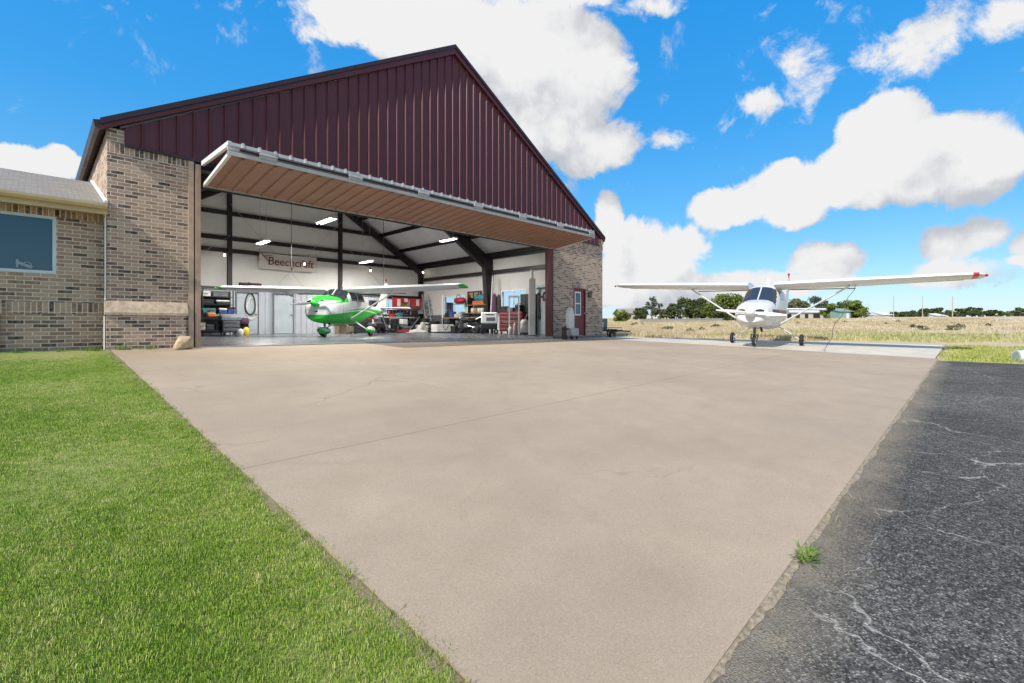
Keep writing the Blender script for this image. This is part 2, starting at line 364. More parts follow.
# tan concrete apron
def concrete(name, col, joint=None, stain=.5):
    m, t, b = nt(name); c = coord(t); s = N(t, 'ShaderNodeSeparateXYZ'); t.links.new(c, s.inputs[0])
    big = noise(t, c, .35, 5, .6); mid = noise(t, c, 2.2, 6, .65); fine = noise(t, c, 95, 3, .7); grit = noise(t, c, 320, 2, .7)
    lo = tuple(x*.86 for x in col); hi = tuple(x*1.12 for x in col)
    cc = ramp(t, big, [(.3, lo), (.7, hi)])
    cc = mixc(t, math_(t, 'MULTIPLY', ramp(t, mid, [(.35,(0,0,0)),(.72,(1,1,1))]), .38), cc, (col[0]*.74, col[1]*.68, col[2]*.64))
    cc = mixc(t, .5, cc, ramp(t, fine, [(.3,(.75,.75,.75)),(.7,(1.25,1.25,1.25))]), 'MULTIPLY')
    cc = mixc(t, .85, cc, ramp(t, grit, [(.32,(.62,.6,.58)),(.5,(1,1,1)),(.7,(1.25,1.25,1.25))]), 'MULTIPLY')
    # streaks left by sweeping and tyres
    mp = N(t, 'ShaderNodeMapping'); mp.inputs['Scale'].default_value = (.25, 2.4, 1); mp.inputs['Rotation'].default_value = (0, 0, R(12)); t.links.new(c, mp.inputs[0])
    st = noise(t, mp.outputs[0], 1.1, 5, .6, .8)
    cc = mixc(t, math_(t, 'MULTIPLY', ramp(t, st, [(.56,(0,0,0)),(.72,(1,1,1))]), .24*stain), cc, (.20,.17,.14))
    sp = noise(t, c, .9, 2); cc = mixc(t, math_(t, 'MULTIPLY', ramp(t, sp, [(.66,(0,0,0)),(.74,(1,1,1))]), .3*stain), cc, (.25,.20,.17))
    wh = noise(t, mp.outputs[0], 3.7, 4, .6); cc = mixc(t, math_(t, 'MULTIPLY', ramp(t, wh, [(.68,(0,0,0)),(.76,(1,1,1))]), .25*stain), cc, (.55,.52,.48))
    h = fine
    vw = N(t, 'ShaderNodeTexVoronoi', feature='DISTANCE_TO_EDGE'); vw.inputs['Scale'].default_value = .33; nw = N(t, 'ShaderNodeTexNoise'); nw.inputs['Scale'].default_value = 1.1; nw.inputs['Detail'].default_value = 7; t.links.new(c, nw.inputs['Vector'])
    va = N(t, 'ShaderNodeVectorMath', operation='MULTIPLY_ADD'); t.links.new(nw.outputs['Color'], va.inputs[0]); va.inputs[1].default_value = (1.1,1.1,0); t.links.new(c, va.inputs[2]); t.links.new(va.outputs[0], vw.inputs['Vector'])
    hair = math_(t, 'MULTIPLY', math_(t, 'SUBTRACT', 1, math_(t, 'DIVIDE', vw.outputs['Distance'], .004), clamp=True), ramp(t, big, [(.45,(0,0,0)),(.6,(.45,.45,.45))]))
    cc = mixc(t, hair, cc, (.17,.14,.11))
    vs_ = N(t, 'ShaderNodeTexVoronoi'); vs_.inputs['Scale'].default_value = 1.3; t.links.new(c, vs_.inputs['Vector']); sr = N(t, 'ShaderNodeSeparateColor'); t.links.new(vs_.outputs['Color'], sr.inputs[0])
    spot = math_(t, 'MULTIPLY', math_(t, 'SUBTRACT', 1, math_(t, 'DIVIDE', vs_.outputs['Distance'], math_(t, 'MULTIPLY_ADD', sr.outputs[1], .09, .012)), clamp=True), math_(t, 'GREATER_THAN', sr.outputs[0], .72))
    cc = mixc(t, math_(t, 'MULTIPLY', spot, .5*stain), cc, (.15,.12,.10))
    for ox, oy, rr_, ww in ((13.5,-4.0,10.5,.10),(13.5,-4.0,12.4,.10),(4.0,16.0,9.2,.09),(22.0,10.0,12.0,.10)):     # turning tyre marks
        dx = math_(t, 'SUBTRACT', s.outputs[0], ox); dy = math_(t, 'SUBTRACT', s.outputs[1], oy); q = math_(t, 'SQRT', math_(t, 'MULTIPLY_ADD', dx, dx, math_(t, 'MULTIPLY', dy, dy)))
        ar = math_(t, 'SUBTRACT', 1, math_(t, 'DIVIDE', math_(t, 'ABSOLUTE', math_(t, 'SUBTRACT', q, rr_)), ww), clamp=True)
        cc = mixc(t, math_(t, 'MULTIPLY', math_(t, 'MULTIPLY', ar, ramp(t, mid, [(.42,(0,0,0)),(.62,(1,1,1))])), .20*stain), cc, (.17,.14,.12))
    if joint:
        wob = math_(t, 'MULTIPLY', math_(t, 'SUBTRACT', mid, .5), .03)
        for ax, p, wd in joint:
            d = math_(t, 'ABSOLUTE', math_(t, 'SUBTRACT', math_(t, 'ADD', s.outputs[ax], wob), p))
            f = math_(t, 'SUBTRACT', 1, math_(t, 'DIVIDE', d, wd), clamp=True)
            cc = mixc(t, math_(t, 'MULTIPLY', f, .8), cc, (.13,.105,.085))
    t.links.new(cc, b.inputs['Base Color']); b.inputs['Roughness'].default_value = .85; bump(t, b, h, .25, .004)
    return m
M_apron = concrete('tan_concrete', (.410,.322,.228), [(1, 3.95, .012), (0, 12.2, .010)])
M_pale = concrete('pale_concrete', (.60,.55,.46), [(1, 6.9, .02)], .4)
xs = [1.1 + i*(16.4/40) for i in range(41)]; ys = [.7 + i*(11.77/40) for i in range(41)]
def thick(name, xs, ys, zf, m, label, cat, h=.16):
    b = MB(); n = len(xs); k = len(ys)
    b.v = [(x, y, zf(x, y)) for y in ys for x in xs]
    b.f = [(j*n+i, j*n+i+1, (j+1)*n+i+1, (j+1)*n+i) for j in range(k-1) for i in range(n-1)]
    ring = [i for i in range(n)] + [j*n+n-1 for j in range(1, k)] + [(k-1)*n+i for i in range(n-2, -1, -1)] + [j*n for j in range(k-2, 0, -1)]
    o = len(b.v); b.v += [(b.v[i][0], b.v[i][1], b.v[i][2]-h) for i in ring]
    q = len(ring); b.f += [(ring[i], o+i, o+(i+1)%q, ring[(i+1)%q]) for i in range(q)]; b.mi = [0]*len(b.f)
    return tag(b.build(name, m), label, cat, kind='structure')
thick('apron', xs, ys, apron_z, M_apron, 'broad tan concrete apron sloping down from the hangar door', 'apron')
# hand built so that the far edge can run askew
b_ = MB(); ny = 40; nx = 16; yy = [.75 + i*(12.6/ny) for i in range(ny+1)]
for y in yy:
    for i in range(nx+1):
        x = lerp(17.512, slab_edge(y), i/nx); b_.v.append((x, y, slab_z(x, y)))
b_.f = [(j*(nx+1)+i, j*(nx+1)+i+1, (j+1)*(nx+1)+i+1, (j+1)*(nx+1)+i) for j in range(ny) for i in range(nx)]; b_.mi = [0]*len(b_.f)
tag(b_.build('pale_slab', M_pale), 'pale concrete strip under the parked white aeroplane', 'concrete strip', kind='structure')

# asphalt road
m, t, b = nt('asphalt'); c = coord(t)
agg = N(t, 'ShaderNodeTexVoronoi'); agg.inputs['Scale'].default_value = 125; t.links.new(c, agg.inputs['Vector'])
agg2 = N(t, 'ShaderNodeTexVoronoi'); agg2.inputs['Scale'].default_value = 48; t.links.new(c, agg2.inputs['Vector'])
sep = N(t, 'ShaderNodeSeparateColor'); t.links.new(agg.outputs['Color'], sep.inputs[0]); sep2 = N(t, 'ShaderNodeSeparateColor'); t.links.new(agg2.outputs['Color'], sep2.inputs[0])
cc = ramp(t, sep.outputs[0], [(0,(.022,.021,.020)),(.40,(.066,.063,.060)),(.70,(.115,.11,.102)),(.88,(.20,.19,.17)),(1,(.44,.41,.36))])
cc = mixc(t, .3, cc, ramp(t, sep2.outputs[1], [(0,(.03,.029,.028)),(.7,(.085,.080,.074)),(1,(.34,.32,.29))]))
n1 = noise(t, c, .55, 5, .65); n4 = noise(t, c, 3.0, 5, .65)
cc = mixc(t, .8, cc, ramp(t, n1, [(.3,(.55,.55,.55)),(.7,(1.35,1.33,1.28))]), 'MULTIPLY')
wv = N(t, 'ShaderNodeVectorMath', operation='MULTIPLY_ADD'); nz = N(t, 'ShaderNodeTexNoise'); nz.inputs['Scale'].default_value = 1.7; nz.inputs['Detail'].default_value = 7; nz.inputs['Roughness'].default_value = .56; t.links.new(c, nz.inputs['Vector'])
t.links.new(nz.outputs['Color'], wv.inputs[0]); wv.inputs[1].default_value = (.75,.75,0); t.links.new(c, wv.inputs[2])
vo = N(t, 'ShaderNodeTexVoronoi', feature='DISTANCE_TO_EDGE'); vo.inputs['Scale'].default_value = .95; t.links.new(wv.outputs[0], vo.inputs['Vector'])
wid = math_(t, 'MULTIPLY', ramp(t, n4, [(.40,(0,0,0)),(.70,(1,1,1))]), .009)
ck = math_(t, 'SUBTRACT', 1, math_(t, 'DIVIDE', vo.outputs['Distance'], math_(t, 'ADD', wid, .0040)), clamp=True)
cc = mixc(t, math_(t, 'MULTIPLY', math_(t, 'MULTIPLY', ck, ramp(t, n4, [(.30,(.25,.25,.25)),(.50,(1,1,1))])), .9), cc, mixc(t, sep.outputs[1], (.30,.28,.25), (.58,.54,.47)))
vo2 = N(t, 'ShaderNodeTexVoronoi', feature='DISTANCE_TO_EDGE'); vo2.inputs['Scale'].default_value = 3.1; t.links.new(wv.outputs[0], vo2.inputs['Vector'])
ck2 = math_(t, 'MULTIPLY', math_(t, 'SUBTRACT', 1, math_(t, 'DIVIDE', vo2.outputs['Distance'], .012), clamp=True), ramp(t, n1, [(.5,(0,0,0)),(.62,(.5,.5,.5))]))
cc = mixc(t, ck2, cc, (.30,.285,.26))
# dusty verge along the concrete
sx = N(t, 'ShaderNodeSeparateXYZ'); t.links.new(c, sx.inputs[0])
dd = math_(t, 'ADD', sx.outputs[1], math_(t, 'MULTIPLY', math_(t, 'SUBTRACT', n4, .5), .35))
vg = ramp(t, dd, [(.36,(0,0,0)),(.66,(1,1,1))])
cc = mixc(t, math_(t, 'MULTIPLY', math_(t, 'MULTIPLY_ADD', math_(t, 'SUBTRACT', sep.outputs[2], .5), math_(t, 'MULTIPLY', vg, 1.1), vg, clamp=True), .85), cc, mixc(t, n4, (.17,.145,.11), (.37,.31,.225)))
t.links.new(cc, b.inputs['Base Color']); b.inputs['Roughness'].default_value = .95; b.inputs['Specular IOR Level'].default_value = .15
bump(t, b, math_(t, 'ADD', agg.outputs['Distance'], math_(t, 'MULTIPLY', ck, -.8)), .9, .008)
def asph_z(x, y): return apron_z(x, .7) - .014 + .004*math.sin(x*1.9)*math.sin(y*1.3)
sheet('asphalt_road', [-14 + i*.5 for i in range(63)] , [-8 + i*.33 for i in range(26)] + [.703], asph_z, m, 'weathered dark asphalt road with pale cracks beside the concrete', 'road')

# lawn
m, t, b = nt('lawn_soil'); c = coord(t)
n1 = noise(t, c, 1.2, 5, .6); n2 = noise(t, c, 40, 4, .7)
cc = mixc(t, n2, ramp(t, n1, [(.3,(.13,.21,.025)),(.7,(.26,.29,.06))]), (.30,.27,.11)); t.links.new(cc, b.inputs['Base Color']); b.inputs['Roughness'].default_value = 1
M_lawn = m
def lawn_z(x, y): return apron_z(1.1, y) - .012 + .012*math.sin(x*2.1+1)*math.sin(y*1.7)
LX = [-12 + i*.4 for i in range(33)]; LX[-1] = 1.04; LY = [.72 + i*.4 for i in range(30)] + [12.66]
lawn = sheet('lawn', LX, LY, lawn_z, M_lawn, 'mown green lawn left of the concrete apron', 'lawn')
# earth strip between lawn and apron
m, t, b = nt('edge_dirt'); c = coord(t); n1 = noise(t, c, 9, 5, .7); t.links.new(ramp(t, n1, [(.3,(.12,.09,.05)),(.55,(.26,.2,.13)),(.75,(.16,.17,.06))]), b.inputs['Base Color']); b.inputs['Roughness'].default_value = 1; bump(t, b, n1, .8, .03); M_dirt = m
sheet('dirt_edge', [1.0, 1.05, 1.094], [.6 + i*.3 for i in range(40)], lambda x, y: apron_z(1.1, y) - (.004 if x > 1.03 else .02) + .008*math.sin(y*7)*math.sin(y*2.3+x*20) - .006, M_dirt, 'thin brown dirt edge between the lawn and apron', 'dirt edge')

b_ = MB(); n = 160
for i in range(n+1):
    x = 1.15 + (i/n)**1.6*16.2; k = .016 + .024*abs(math.sin(x*3.1)*math.sin(x*1.27+1)) + .02*rnd()
    for f in (0, .35, .7, 1): b_.v.append((x, .704-k*f, apron_z(x,.7) - .004 - (.009)*f**.7 + .0015*rnd()*(f < 1)))
b_.f = [(4*i+j, 4*i+4+j, 4*i+5+j, 4*i+1+j) for i in range(n) for j in range(3)]; b_.mi = [0]*len(b_.f)
tag(b_.build('dirt_joint', mat('joint_dirt', (.31,.245,.165), 1, 0, .5, 38, .5), smooth=True), 'brown dirt filling the joint between concrete and asphalt', 'dirt', kind='structure')
b_ = MB(); nx = 14
for j in range(9):
    for i in range(nx+1):
        p = pix(842+i*4.2+6*math.sin(j*.9), Z=68+j*5); b_.v.append((p.x, p.y, gz(p.x, p.y)+.06))
b_.f = [(j*(nx+1)+i, j*(nx+1)+i+1, (j+1)*(nx+1)+i+1, (j+1)*(nx+1)+i) for j in range(8) for i in range(nx)]; b_.mi = [0]*len(b_.f)
tag(b_.build('dirt_track', mat('pale_track', (.66,.56,.44), 1, 0, .2, .4), smooth=True), 'pale bare dirt track across the far field', 'track', kind='structure')
# ---------------------------------------------------------------- scattered grasses
def grass_mat(name, stops, nscale=1.5, rough=.7, trans=.0):
    m, t, b = nt(name); oi = N(t, 'ShaderNodeObjectInfo'); g = N(t, 'ShaderNodeNewGeometry')
    n1 = math_(t, 'MULTIPLY_ADD', math_(t, 'SUBTRACT', noise(t, g.outputs['Position'], nscale*.35, 3, .6), .5), .9, noise(t, g.outputs['Position'], nscale, 4, .6))
    f = math_(t, 'ADD', math_(t, 'MULTIPLY', oi.outputs['Random'], .5), math_(t, 'MULTIPLY', n1, .5))
    lf = math_(t, 'ADD', f, math_(t, 'MULTIPLY', math_(t, 'SUBTRACT', g.outputs['Random Per Island'], .5), .45))
    t.links.new(ramp(t, lf, stops), b.inputs['Base Color']); b.inputs['Roughness'].default_value = rough; b.inputs['Specular IOR Level'].default_value = .25
    return m
def tuft(name, n, rad, h0, h1, wid, m, lean=.5):
    b = MB()
    for i in range(n):
        a = U(0, 6.283); r = rad*math.sqrt(rnd()); x, y = r*math.cos(a), r*math.sin(a); h = U(h0, h1); d = U(0, 6.283); k = U(.1, lean)*h
        w2 = wid*U(.6, 1.2); px_, py_ = math.cos(d+1.57)*w2, math.sin(d+1.57)*w2; ex, ey = math.cos(d)*k, math.sin(d)*k
        o = len(b.v)
        b.v += [(x-px_, y-py_, -.01), (x+px_, y+py_, -.01), (x+ex*.4+px_*.8, y+ey*.4+py_*.8, h*.6), (x+ex*.4-px_*.8, y+ey*.4-py_*.8, h*.6), (x+ex, y+ey, h)]
        b.f += [(o,o+1,o+2,o+3), (o+3,o+2,o+4)]; b.mi += [0,0]
    me = bpy.data.meshes.new(name); me.from_pydata(b.v, [], b.f); me.materials.append(m)
    return bpy.data.objects.new(name, me)       # source only: never linked to the scene
def scatter(o, src, density, smin, smax, seed=0, tilt=.15, patchy=False):
    ng = bpy.data.node_groups.new('scatter', 'GeometryNodeTree')
    ng.interface.new_socket('Geometry', in_out='INPUT', socket_type='NodeSocketGeometry'); ng.interface.new_socket('Geometry', in_out='OUTPUT', socket_type='NodeSocketGeometry')
    gi = N(ng, 'NodeGroupInput'); go = N(ng, 'NodeGroupOutput'); joins = N(ng, 'GeometryNodeJoinGeometry'); L = ng.links.new
    for k, (s_, dn) in enumerate(zip(src, density)):
        dp = N(ng, 'GeometryNodeDistributePointsOnFaces'); 
        if patchy:
            nz = N(ng, 'ShaderNodeTexNoise'); nz.inputs['Scale'].default_value = .16*(k+1); nz.inputs['Detail'].default_value = 4; mr = N(ng, 'ShaderNodeMapRange'); L(nz.outputs[0], mr.inputs[0]); mr.inputs[1].default_value = .38; mr.inputs[2].default_value = .62; mr.inputs[3].default_value = dn*.15; mr.inputs[4].default_value = dn*1.9; L(mr.outputs[0], dp.inputs['Density'])
        else: dp.inputs['Density'].default_value = dn
        dp.inputs['Seed'].default_value = seed + k
        ip = N(ng, 'GeometryNodeInstanceOnPoints'); ob = N(ng, 'GeometryNodeObjectInfo'); ob.inputs['Object'].default_value = s_; ob.inputs['As Instance'].default_value = True
        rv = N(ng, 'FunctionNodeRandomValue', data_type='FLOAT_VECTOR'); rv.inputs[0].default_value = (-tilt, -tilt, 0); rv.inputs[1].default_value = (tilt, tilt, 6.283); rv.inputs['Seed'].default_value = 3 + k
        rs = N(ng, 'FunctionNodeRandomValue', data_type='FLOAT'); rs.inputs[2].default_value = smin; rs.inputs[3].default_value = smax; rs.inputs['Seed'].default_value = 9 + k
        L(gi.outputs[0], dp.inputs[0]); L(dp.outputs[0], ip.inputs[0]); L(ob.outputs['Geometry'], ip.inputs['Instance']); L(rv.outputs[0], ip.inputs['Rotation']); L(rs.outputs[1], ip.inputs['Scale']); L(ip.outputs[0], joins.inputs[0])
    L(joins.outputs[0], go.inputs[0])
    md = o.modifiers.new('scatter', 'NODES'); md.node_group = ng
G_lawn = grass_mat('lawn_blades', [(.08,(.10,.185,.016)),(.30,(.19,.325,.03)),(.52,(.30,.43,.055)),(.72,(.47,.50,.14)),(.90,(.64,.57,.31))], 1.3)
tl1 = tuft('lawn_tuft', 90, .085, .003, .009, .0010, G_lawn, 1.0); tl2 = tuft('lawn_tuft_dense', 80, .07, .002, .007, .0011, G_lawn, 1.3)
gl = sheet('lawn_grass', [-3.2, 1.06], [.72, 1.3, 2, 3, 5, 8, 12.62], lambda x, y: apron_z(1.1, y)-.01, M_lawn, 'short mown green grass covering the lawn', 'grass', 'stuff')
scatter(gl, [tl1, tl2], [760, 760], .75, 1.3, 1, .25)
gl2 = sheet('lawn_grass', [-12, -3.2], [.72, 1.3, 2, 3, 5, 8, 12.62], lambda x, y: apron_z(1.1, y)-.01, M_lawn, 'short mown green grass further left on the lawn', 'grass', 'stuff')
scatter(gl2, [tl1], [180], 1.2, 1.8, 2, .25)
# straggly edge of the lawn and the weeds at the wall
G_edge = grass_mat('edge_blades', [(.15,(.10,.15,.03)),(.4,(.22,.23,.07)),(.65,(.36,.29,.15)),(.9,(.48,.40,.26))], 2)
te = tuft('edge_tuft', 16, .05, .02, .06, .0018, G_edge, 1.6)
ge = sheet('edge_grass', [.96, 1.09], [.75, 2, 4, 8, 12.3], lambda x, y: apron_z(1.1, y)-.012, M_dirt, 'straggly dry grass along the apron edge of the lawn', 'grass', 'stuff'); scatter(ge, [te], [60], .35, .9, 5, .4)
G_wall = grass_mat('wall_weeds', [(.1,(.05,.12,.015)),(.6,(.13,.22,.03)),(.9,(.22,.27,.07))], 2)
tw = tuft('wall_tuft', 30, .1, .05, .17, .005, G_wall, .9)
gw = sheet('wall_weeds', [-6, 1.0, 2.1], [12.28, 12.36], lambda x, y: .0, M_dirt, 'green weeds growing against the foot of the brick walls', 'weeds', 'stuff'); scatter(gw, [tw], [42], .5, 1.2, 6, .3)
# joint weeds on the asphalt side
tj = tuft('joint_tuft', 18, .04, .01, .045, .0018, G_edge, 1.8)
gj = sheet('joint_weeds', [1.4, 3, 6, 17], [.60, .69], lambda x, y: apron_z(x, .7)-.04, M_dirt, 'sparse dry weeds in the joint between concrete and asphalt', 'weeds', 'stuff'); scatter(gj, [tj], [75], .5, 1.3, 8, .4)
# green patch and the field
G_green = grass_mat('verge_blades', [(.1,(.16,.22,.03)),(.45,(.32,.38,.07)),(.75,(.50,.47,.17)),(.95,(.6,.5,.27))], .5)
tg = tuft('verge_tuft', 60, .24, .03, .09, .005, G_green, 1.2)
gg = sheet('verge_grass', [17.05 + i*.5 for i in range(15)], [-12 + i*.6 for i in range(22)], lambda x, y: gz(x, y)+.0, M_field, 'low green grass beyond the end of the asphalt', 'grass', 'stuff'); scatter(gg, [tg], [26], .6, 1.2, 11)
G_dry = grass_mat('dry_blades', [(.08,(.25,.23,.10)),(.3,(.42,.33,.19)),(.55,(.58,.47,.30)),(.8,(.68,.57,.40)),(1,(.33,.33,.14))], .3)
td = tuft('dry_tuft', 46, .28, .10, .34, .006, G_dry, .9); td2 = tuft('dry_clump', 60, .36, .05, .2, .009, G_dry, 1.3)
G_gd = grass_mat('green_tall_blades', [(.1,(.20,.26,.05)),(.4,(.34,.38,.10)),(.65,(.50,.45,.21)),(.9,(.64,.53,.34))], .3)
tgd = tuft('green_tall_tuft', 50, .30, .1, .26, .008, G_gd, 1.0)
def field_sheet(name, pts_fn, m, label):
    b = MB(); rows, cols = 40, 30
    for j in range(rows+1):
        for i in range(cols+1):
            x, y = pts_fn(i/cols, j/rows); b.v.append((x, y, gz(x, y)-.02))
    b.f = [(j*(cols+1)+i, j*(cols+1)+i+1, (j+1)*(cols+1)+i+1, (j+1)*(cols+1)+i) for j in range(rows) for i in range(cols)]; b.mi = [0]*len(b.f)
    return tag(b.build(name, m), label, 'grass', kind='stuff')
def e0(y): return slab_edge(clamp(y, -20, 14)) if y < 14 else 20.8 + (y-14)*.35
f1 = field_sheet('dry_grass', lambda u, v: ((lambda y: e0(y) + .35 + u*22)(5+v*37), 5+v*37), M_field, 'tall straw coloured grass just beyond the pale concrete'); scatter(f1, [td, td2], [3.0, 5.0], .6, 1.2, 21, patchy=True)
f2 = field_sheet('green_tall_grass', lambda u, v: ((lambda y: e0(y) + 2.5 + u*12)(-10+v*20), -8+v*18), M_field, 'green tinged tall grass behind the right wing'); scatter(f2, [tgd], [7], .6, 1.2, 31, patchy=True)
G_low = grass_mat('low_pale_blades', [(.1,(.32,.31,.15)),(.35,(.50,.43,.27)),(.65,(.66,.57,.41)),(.95,(.40,.31,.21))], .2)
tlo = tuft('low_tuft', 60, .4, .04, .16, .008, G_low, 1.4)
f4 = field_sheet('low_dry_grass', lambda u, v: ((lambda y: e0(y) + 4 + u*26)(-26+v*34), -26+v*34), M_field, 'low pale dry grass of the field beyond the green verge'); scatter(f4, [tlo], [5], .6, 1.3, 51, patchy=True)
f3 = field_sheet('far_dry_grass', lambda u, v: ((lambda y: e0(y) + 22 + u*75)(-40+v*130), -40+v*130), M_field, 'sparse dry grass of the far field'); scatter(f3, [td2], [1.0], .8, 1.7, 41, patchy=True)
# ---------------------------------------------------------------- hangar
HX0, HX1, FY, BY = 1.05, 18.8, 12.47, 27.2
OX0, OX1 = 2.65, 15.0                       # door opening
PKX, PKZ, EZ, EX0, EX1 = 9.87, 9.83, 4.58, .93, 18.81
SL = (PKZ-EZ)/(PKX-EX0)
def roof(x): return PKZ - SL*abs(x-PKX)
hb = Vector((PKX, FY, 0))
hangar = thing('hangar', 'big brick and maroon metal aircraft hangar with its folding door open', 'hangar', hb)
def hp(b, name, m, label=None, parent=None, smooth=False):
    o = b.build(name, m, parent or hangar, smooth, off=hb)
    if label: o['label'] = label
    return o
tag(MB().box(HX0+.1, HX1-.1, 12.42, BY, -.1, .0).build('hangar_floor', None or mat('epoxy_floor', (.12,.13,.15), .25, 0, .3, .8)), 'glossy grey painted hangar floor', 'floor', kind='structure')
tag(MB().box(OX0, OX1, 12.36, 12.419, -.12, .004).build('threshold', M_galv), 'pale strip across the hangar door opening', 'threshold', kind='structure')

# brick walls
b = MB(); b.box(HX0, 2.42, FY, FY+.33, -.3, 4.2); b.box(HX0, 1.32, FY+.002, FY+.33, 4.2, 4.50)
hp(b, 'brick_wall', M_brick)
b = MB(); b.box(15.14, 16.55, FY, FY+.33, -.3, 4.2); b.box(16.55, 17.45, FY, FY+.33, 2.1, 4.2); b.box(17.45, HX1, FY, FY+.33, -.3, 4.2); b.box(18.5, HX1, FY+.002, FY+.33, 4.2, 4.52)
hp(b, 'brick_wall', M_brick)
b = MB(); b.box(HX0-.02, 2.36, FY-.095, FY-.003, -.3, .70); hp(b, 'wall_base', M_brick)
b = MB(); b.prism([(FY-.13,.70),(FY-.002,.70),(FY-.002,.99),(FY-.02,.985),(FY-.13,.755)], 'x', HX0-.05, 2.40); hp(b, 'sloped_ledge', M_ledge)
b = MB(); b.box(15.25, HX1, FY-.02, FY-.003, 4.0, 4.2); hp(b, 'soldier_course', M_soldier)
b = MB(); b.box(HX0+.0, 2.42, FY-.012, FY-.002, 3.99, 4.2); hp(b, 'soldier_course', M_soldier)
b = MB(); b.box(16.45, 17.55, FY-.012, FY-.002, 2.1, 2.31); hp(b, 'door_lintel_course', M_soldier)
b = MB(); b.box(HX0, HX0+.2, FY+.33, BY, -.3, 4.45); hp(b, 'side_wall', M_brick)
# right side wall with two window openings
WR = [(17.3, 19.1, 1.25, 2.35), (22.4, 24.4, 1.15, 2.25)]
b = MB(); xo, xi = HX1, HX1-.12; ys_ = [FY+.33]
for (a, c_, z0, z1) in WR:
    b.box(xi, xo, ys_[-1], a, -.3, 4.5); b.box(xi, xo, a, c_, -.3, z0); b.box(xi, xo, a, c_, z1, 4.5); ys_.append(c_)
b.box(xi, xo, ys_[-1], BY, -.3, 4.5); hp(b, 'side_wall', M_white)
WB = [(15.55, 16.75, 1.12, 2.12)]
b = MB()
def strip(x0, x1, z0, z1=None):
    t0 = roof(x0)-.12 if z1 is None else z1; t1 = roof(x1)-.12 if z1 is None else z1
    b.prism([(x0,z0),(x1,z0),(x1,t1),(x0,t0)], 'y', BY-.12, BY)
strip(HX0+.2, PKX, -.3); strip(PKX, 15.55, -.3); strip(15.55, 16.75, -.3, 1.12); strip(15.55, 16.75, 2.12); strip(16.75, HX1-.12, -.3)
hp(b, 'back_wall', M_white)
for (a, c_, z0, z1) in WR:
    wi = hp(MB().box(xi-.03, xi-.002, a-.05, c_+.05, z0-.06, z0).box(xi-.03, xi-.002, a-.05, c_+.05, z1, z1+.06).box(xi-.03, xi-.002, a-.05, a, z0, z1).box(xi-.03, xi-.002, c_, c_+.05, z0, z1).box(xi-.03, xi-.002, (a+c_)/2-.03, (a+c_)/2+.03, z0, z1), 'window', M_wpaint)
    hp(MB().box(xi+.04, xi+.05, a, c_, z0, z1), 'pane', M_glass).parent = wi
for (a, c_, z0, z1) in WB:
    y = BY-.12
    wi = hp(MB().box(a-.05, c_+.05, y-.03, y-.002, z0-.06, z0).box(a-.05, c_+.05, y-.03, y-.002, z1, z1+.06).box(a-.05, a, y-.03, y-.002, z0, z1).box(c_, c_+.05, y-.03, y-.002, z0, z1).box((a+c_)/2-.02, (a+c_)/2+.02, y-.03, y-.002, z0, z1), 'window', M_wpaint)
    hp(MB().box(a, c_, y+.04, y+.05, z0, z1), 'pane', M_glass).parent = wi

# ribbed gable cladding
b = MB(); prof = []; x = 1.33; P = .3048
while x < 18.5:
    for dx, d in ((0,0),(.085,0),(.092,.004),(.108,.004),(.115,0),(.185,0),(.192,.004),(.208,.004),(.215,0),(.245,0),(.268,.042),(.290,.042)): 
        if x+dx < 18.48: prof.append((x+dx, FY-.03-d))
    x += P
prof.append((18.48, FY-.03)); i0 = [k for k in range(len(prof)-1) if prof[k][0] <= PKX < prof[k+1][0]][0]; prof.insert(i0+1, (PKX, prof[i0][1]))
vs = []
for (x, y) in prof: vs += [(x, y, 4.2), (x, y, roof(x)-.26)]
b.add(vs, [(2*i, 2*i+2, 2*i+3, 2*i+1) for i in range(len(prof)-1)])
hp(b, 'gable_cladding', M_maroon)
b = MB(); b.prism([(1.32,4.2),(18.5,4.2),(18.5,roof(18.5)-.3),(PKX,PKZ-.3),(1.32,roof(1.32)-.3)], 'y', FY+.0, FY+.06); hp(b, 'gable_backing', M_redsteel)
hp(MB().box(1.32, OX0+.1, FY-.075, FY-.014, 4.155, 4.2), 'base_trim', M_trim)
hp(MB().box(OX1, 18.5, FY-.075, FY-.022, 4.155, 4.199), 'base_trim', M_trim)
# roof slabs, rake trim, eaves
for sgn in (-1, 1):
    ex = EX0 if sgn < 0 else EX1; ez = roof(ex)
    rf = MB(); rf.prism([(PKX, PKZ), (ex, ez), (ex, ez-.16), (PKX, PKZ-.16)] , 'y', FY-.09, BY+.15); ro = hp(rf, 'roof', M_trim)
    rk = MB(); rk.prism([(PKX, PKZ+.02), (ex-.0*sgn, ez+.02), (ex, ez-.10), (PKX, PKZ-.10)], 'y', FY-.16, FY-.092); hp(rk, 'rake_cap', M_trim)
    rk = MB(); rk.prism([(PKX, PKZ-.102), (ex, ez-.102), (ex, ez-.2), (PKX, PKZ-.29)], 'y', FY-.125, FY-.045); hp(rk, 'rake_trim', M_maroon)
    a, c_ = (ex-.10, ex-.002) if sgn < 0 else (ex+.002, ex+.06)
    hp(MB().prism([(a, ez-.02), (c_, ez-.0), (c_, ez-.17), (a+.03*(sgn<0), ez-.17)], 'y', FY-.10, BY+.1), 'eave_gutter', M_trim)
    cw = (HX0+.21, PKX) if sgn < 0 else (PKX, HX1-.13)
    cl_ = MB(); cl_.prism([(cw[0], roof(cw[0])-.22), (cw[1], roof(cw[1])-.22), (cw[1], roof(cw[1])-.18), (cw[0], roof(cw[0])-.18)], 'y', FY+.1, BY-.13); hp(cl_, 'ceiling_liner', M_ceil)
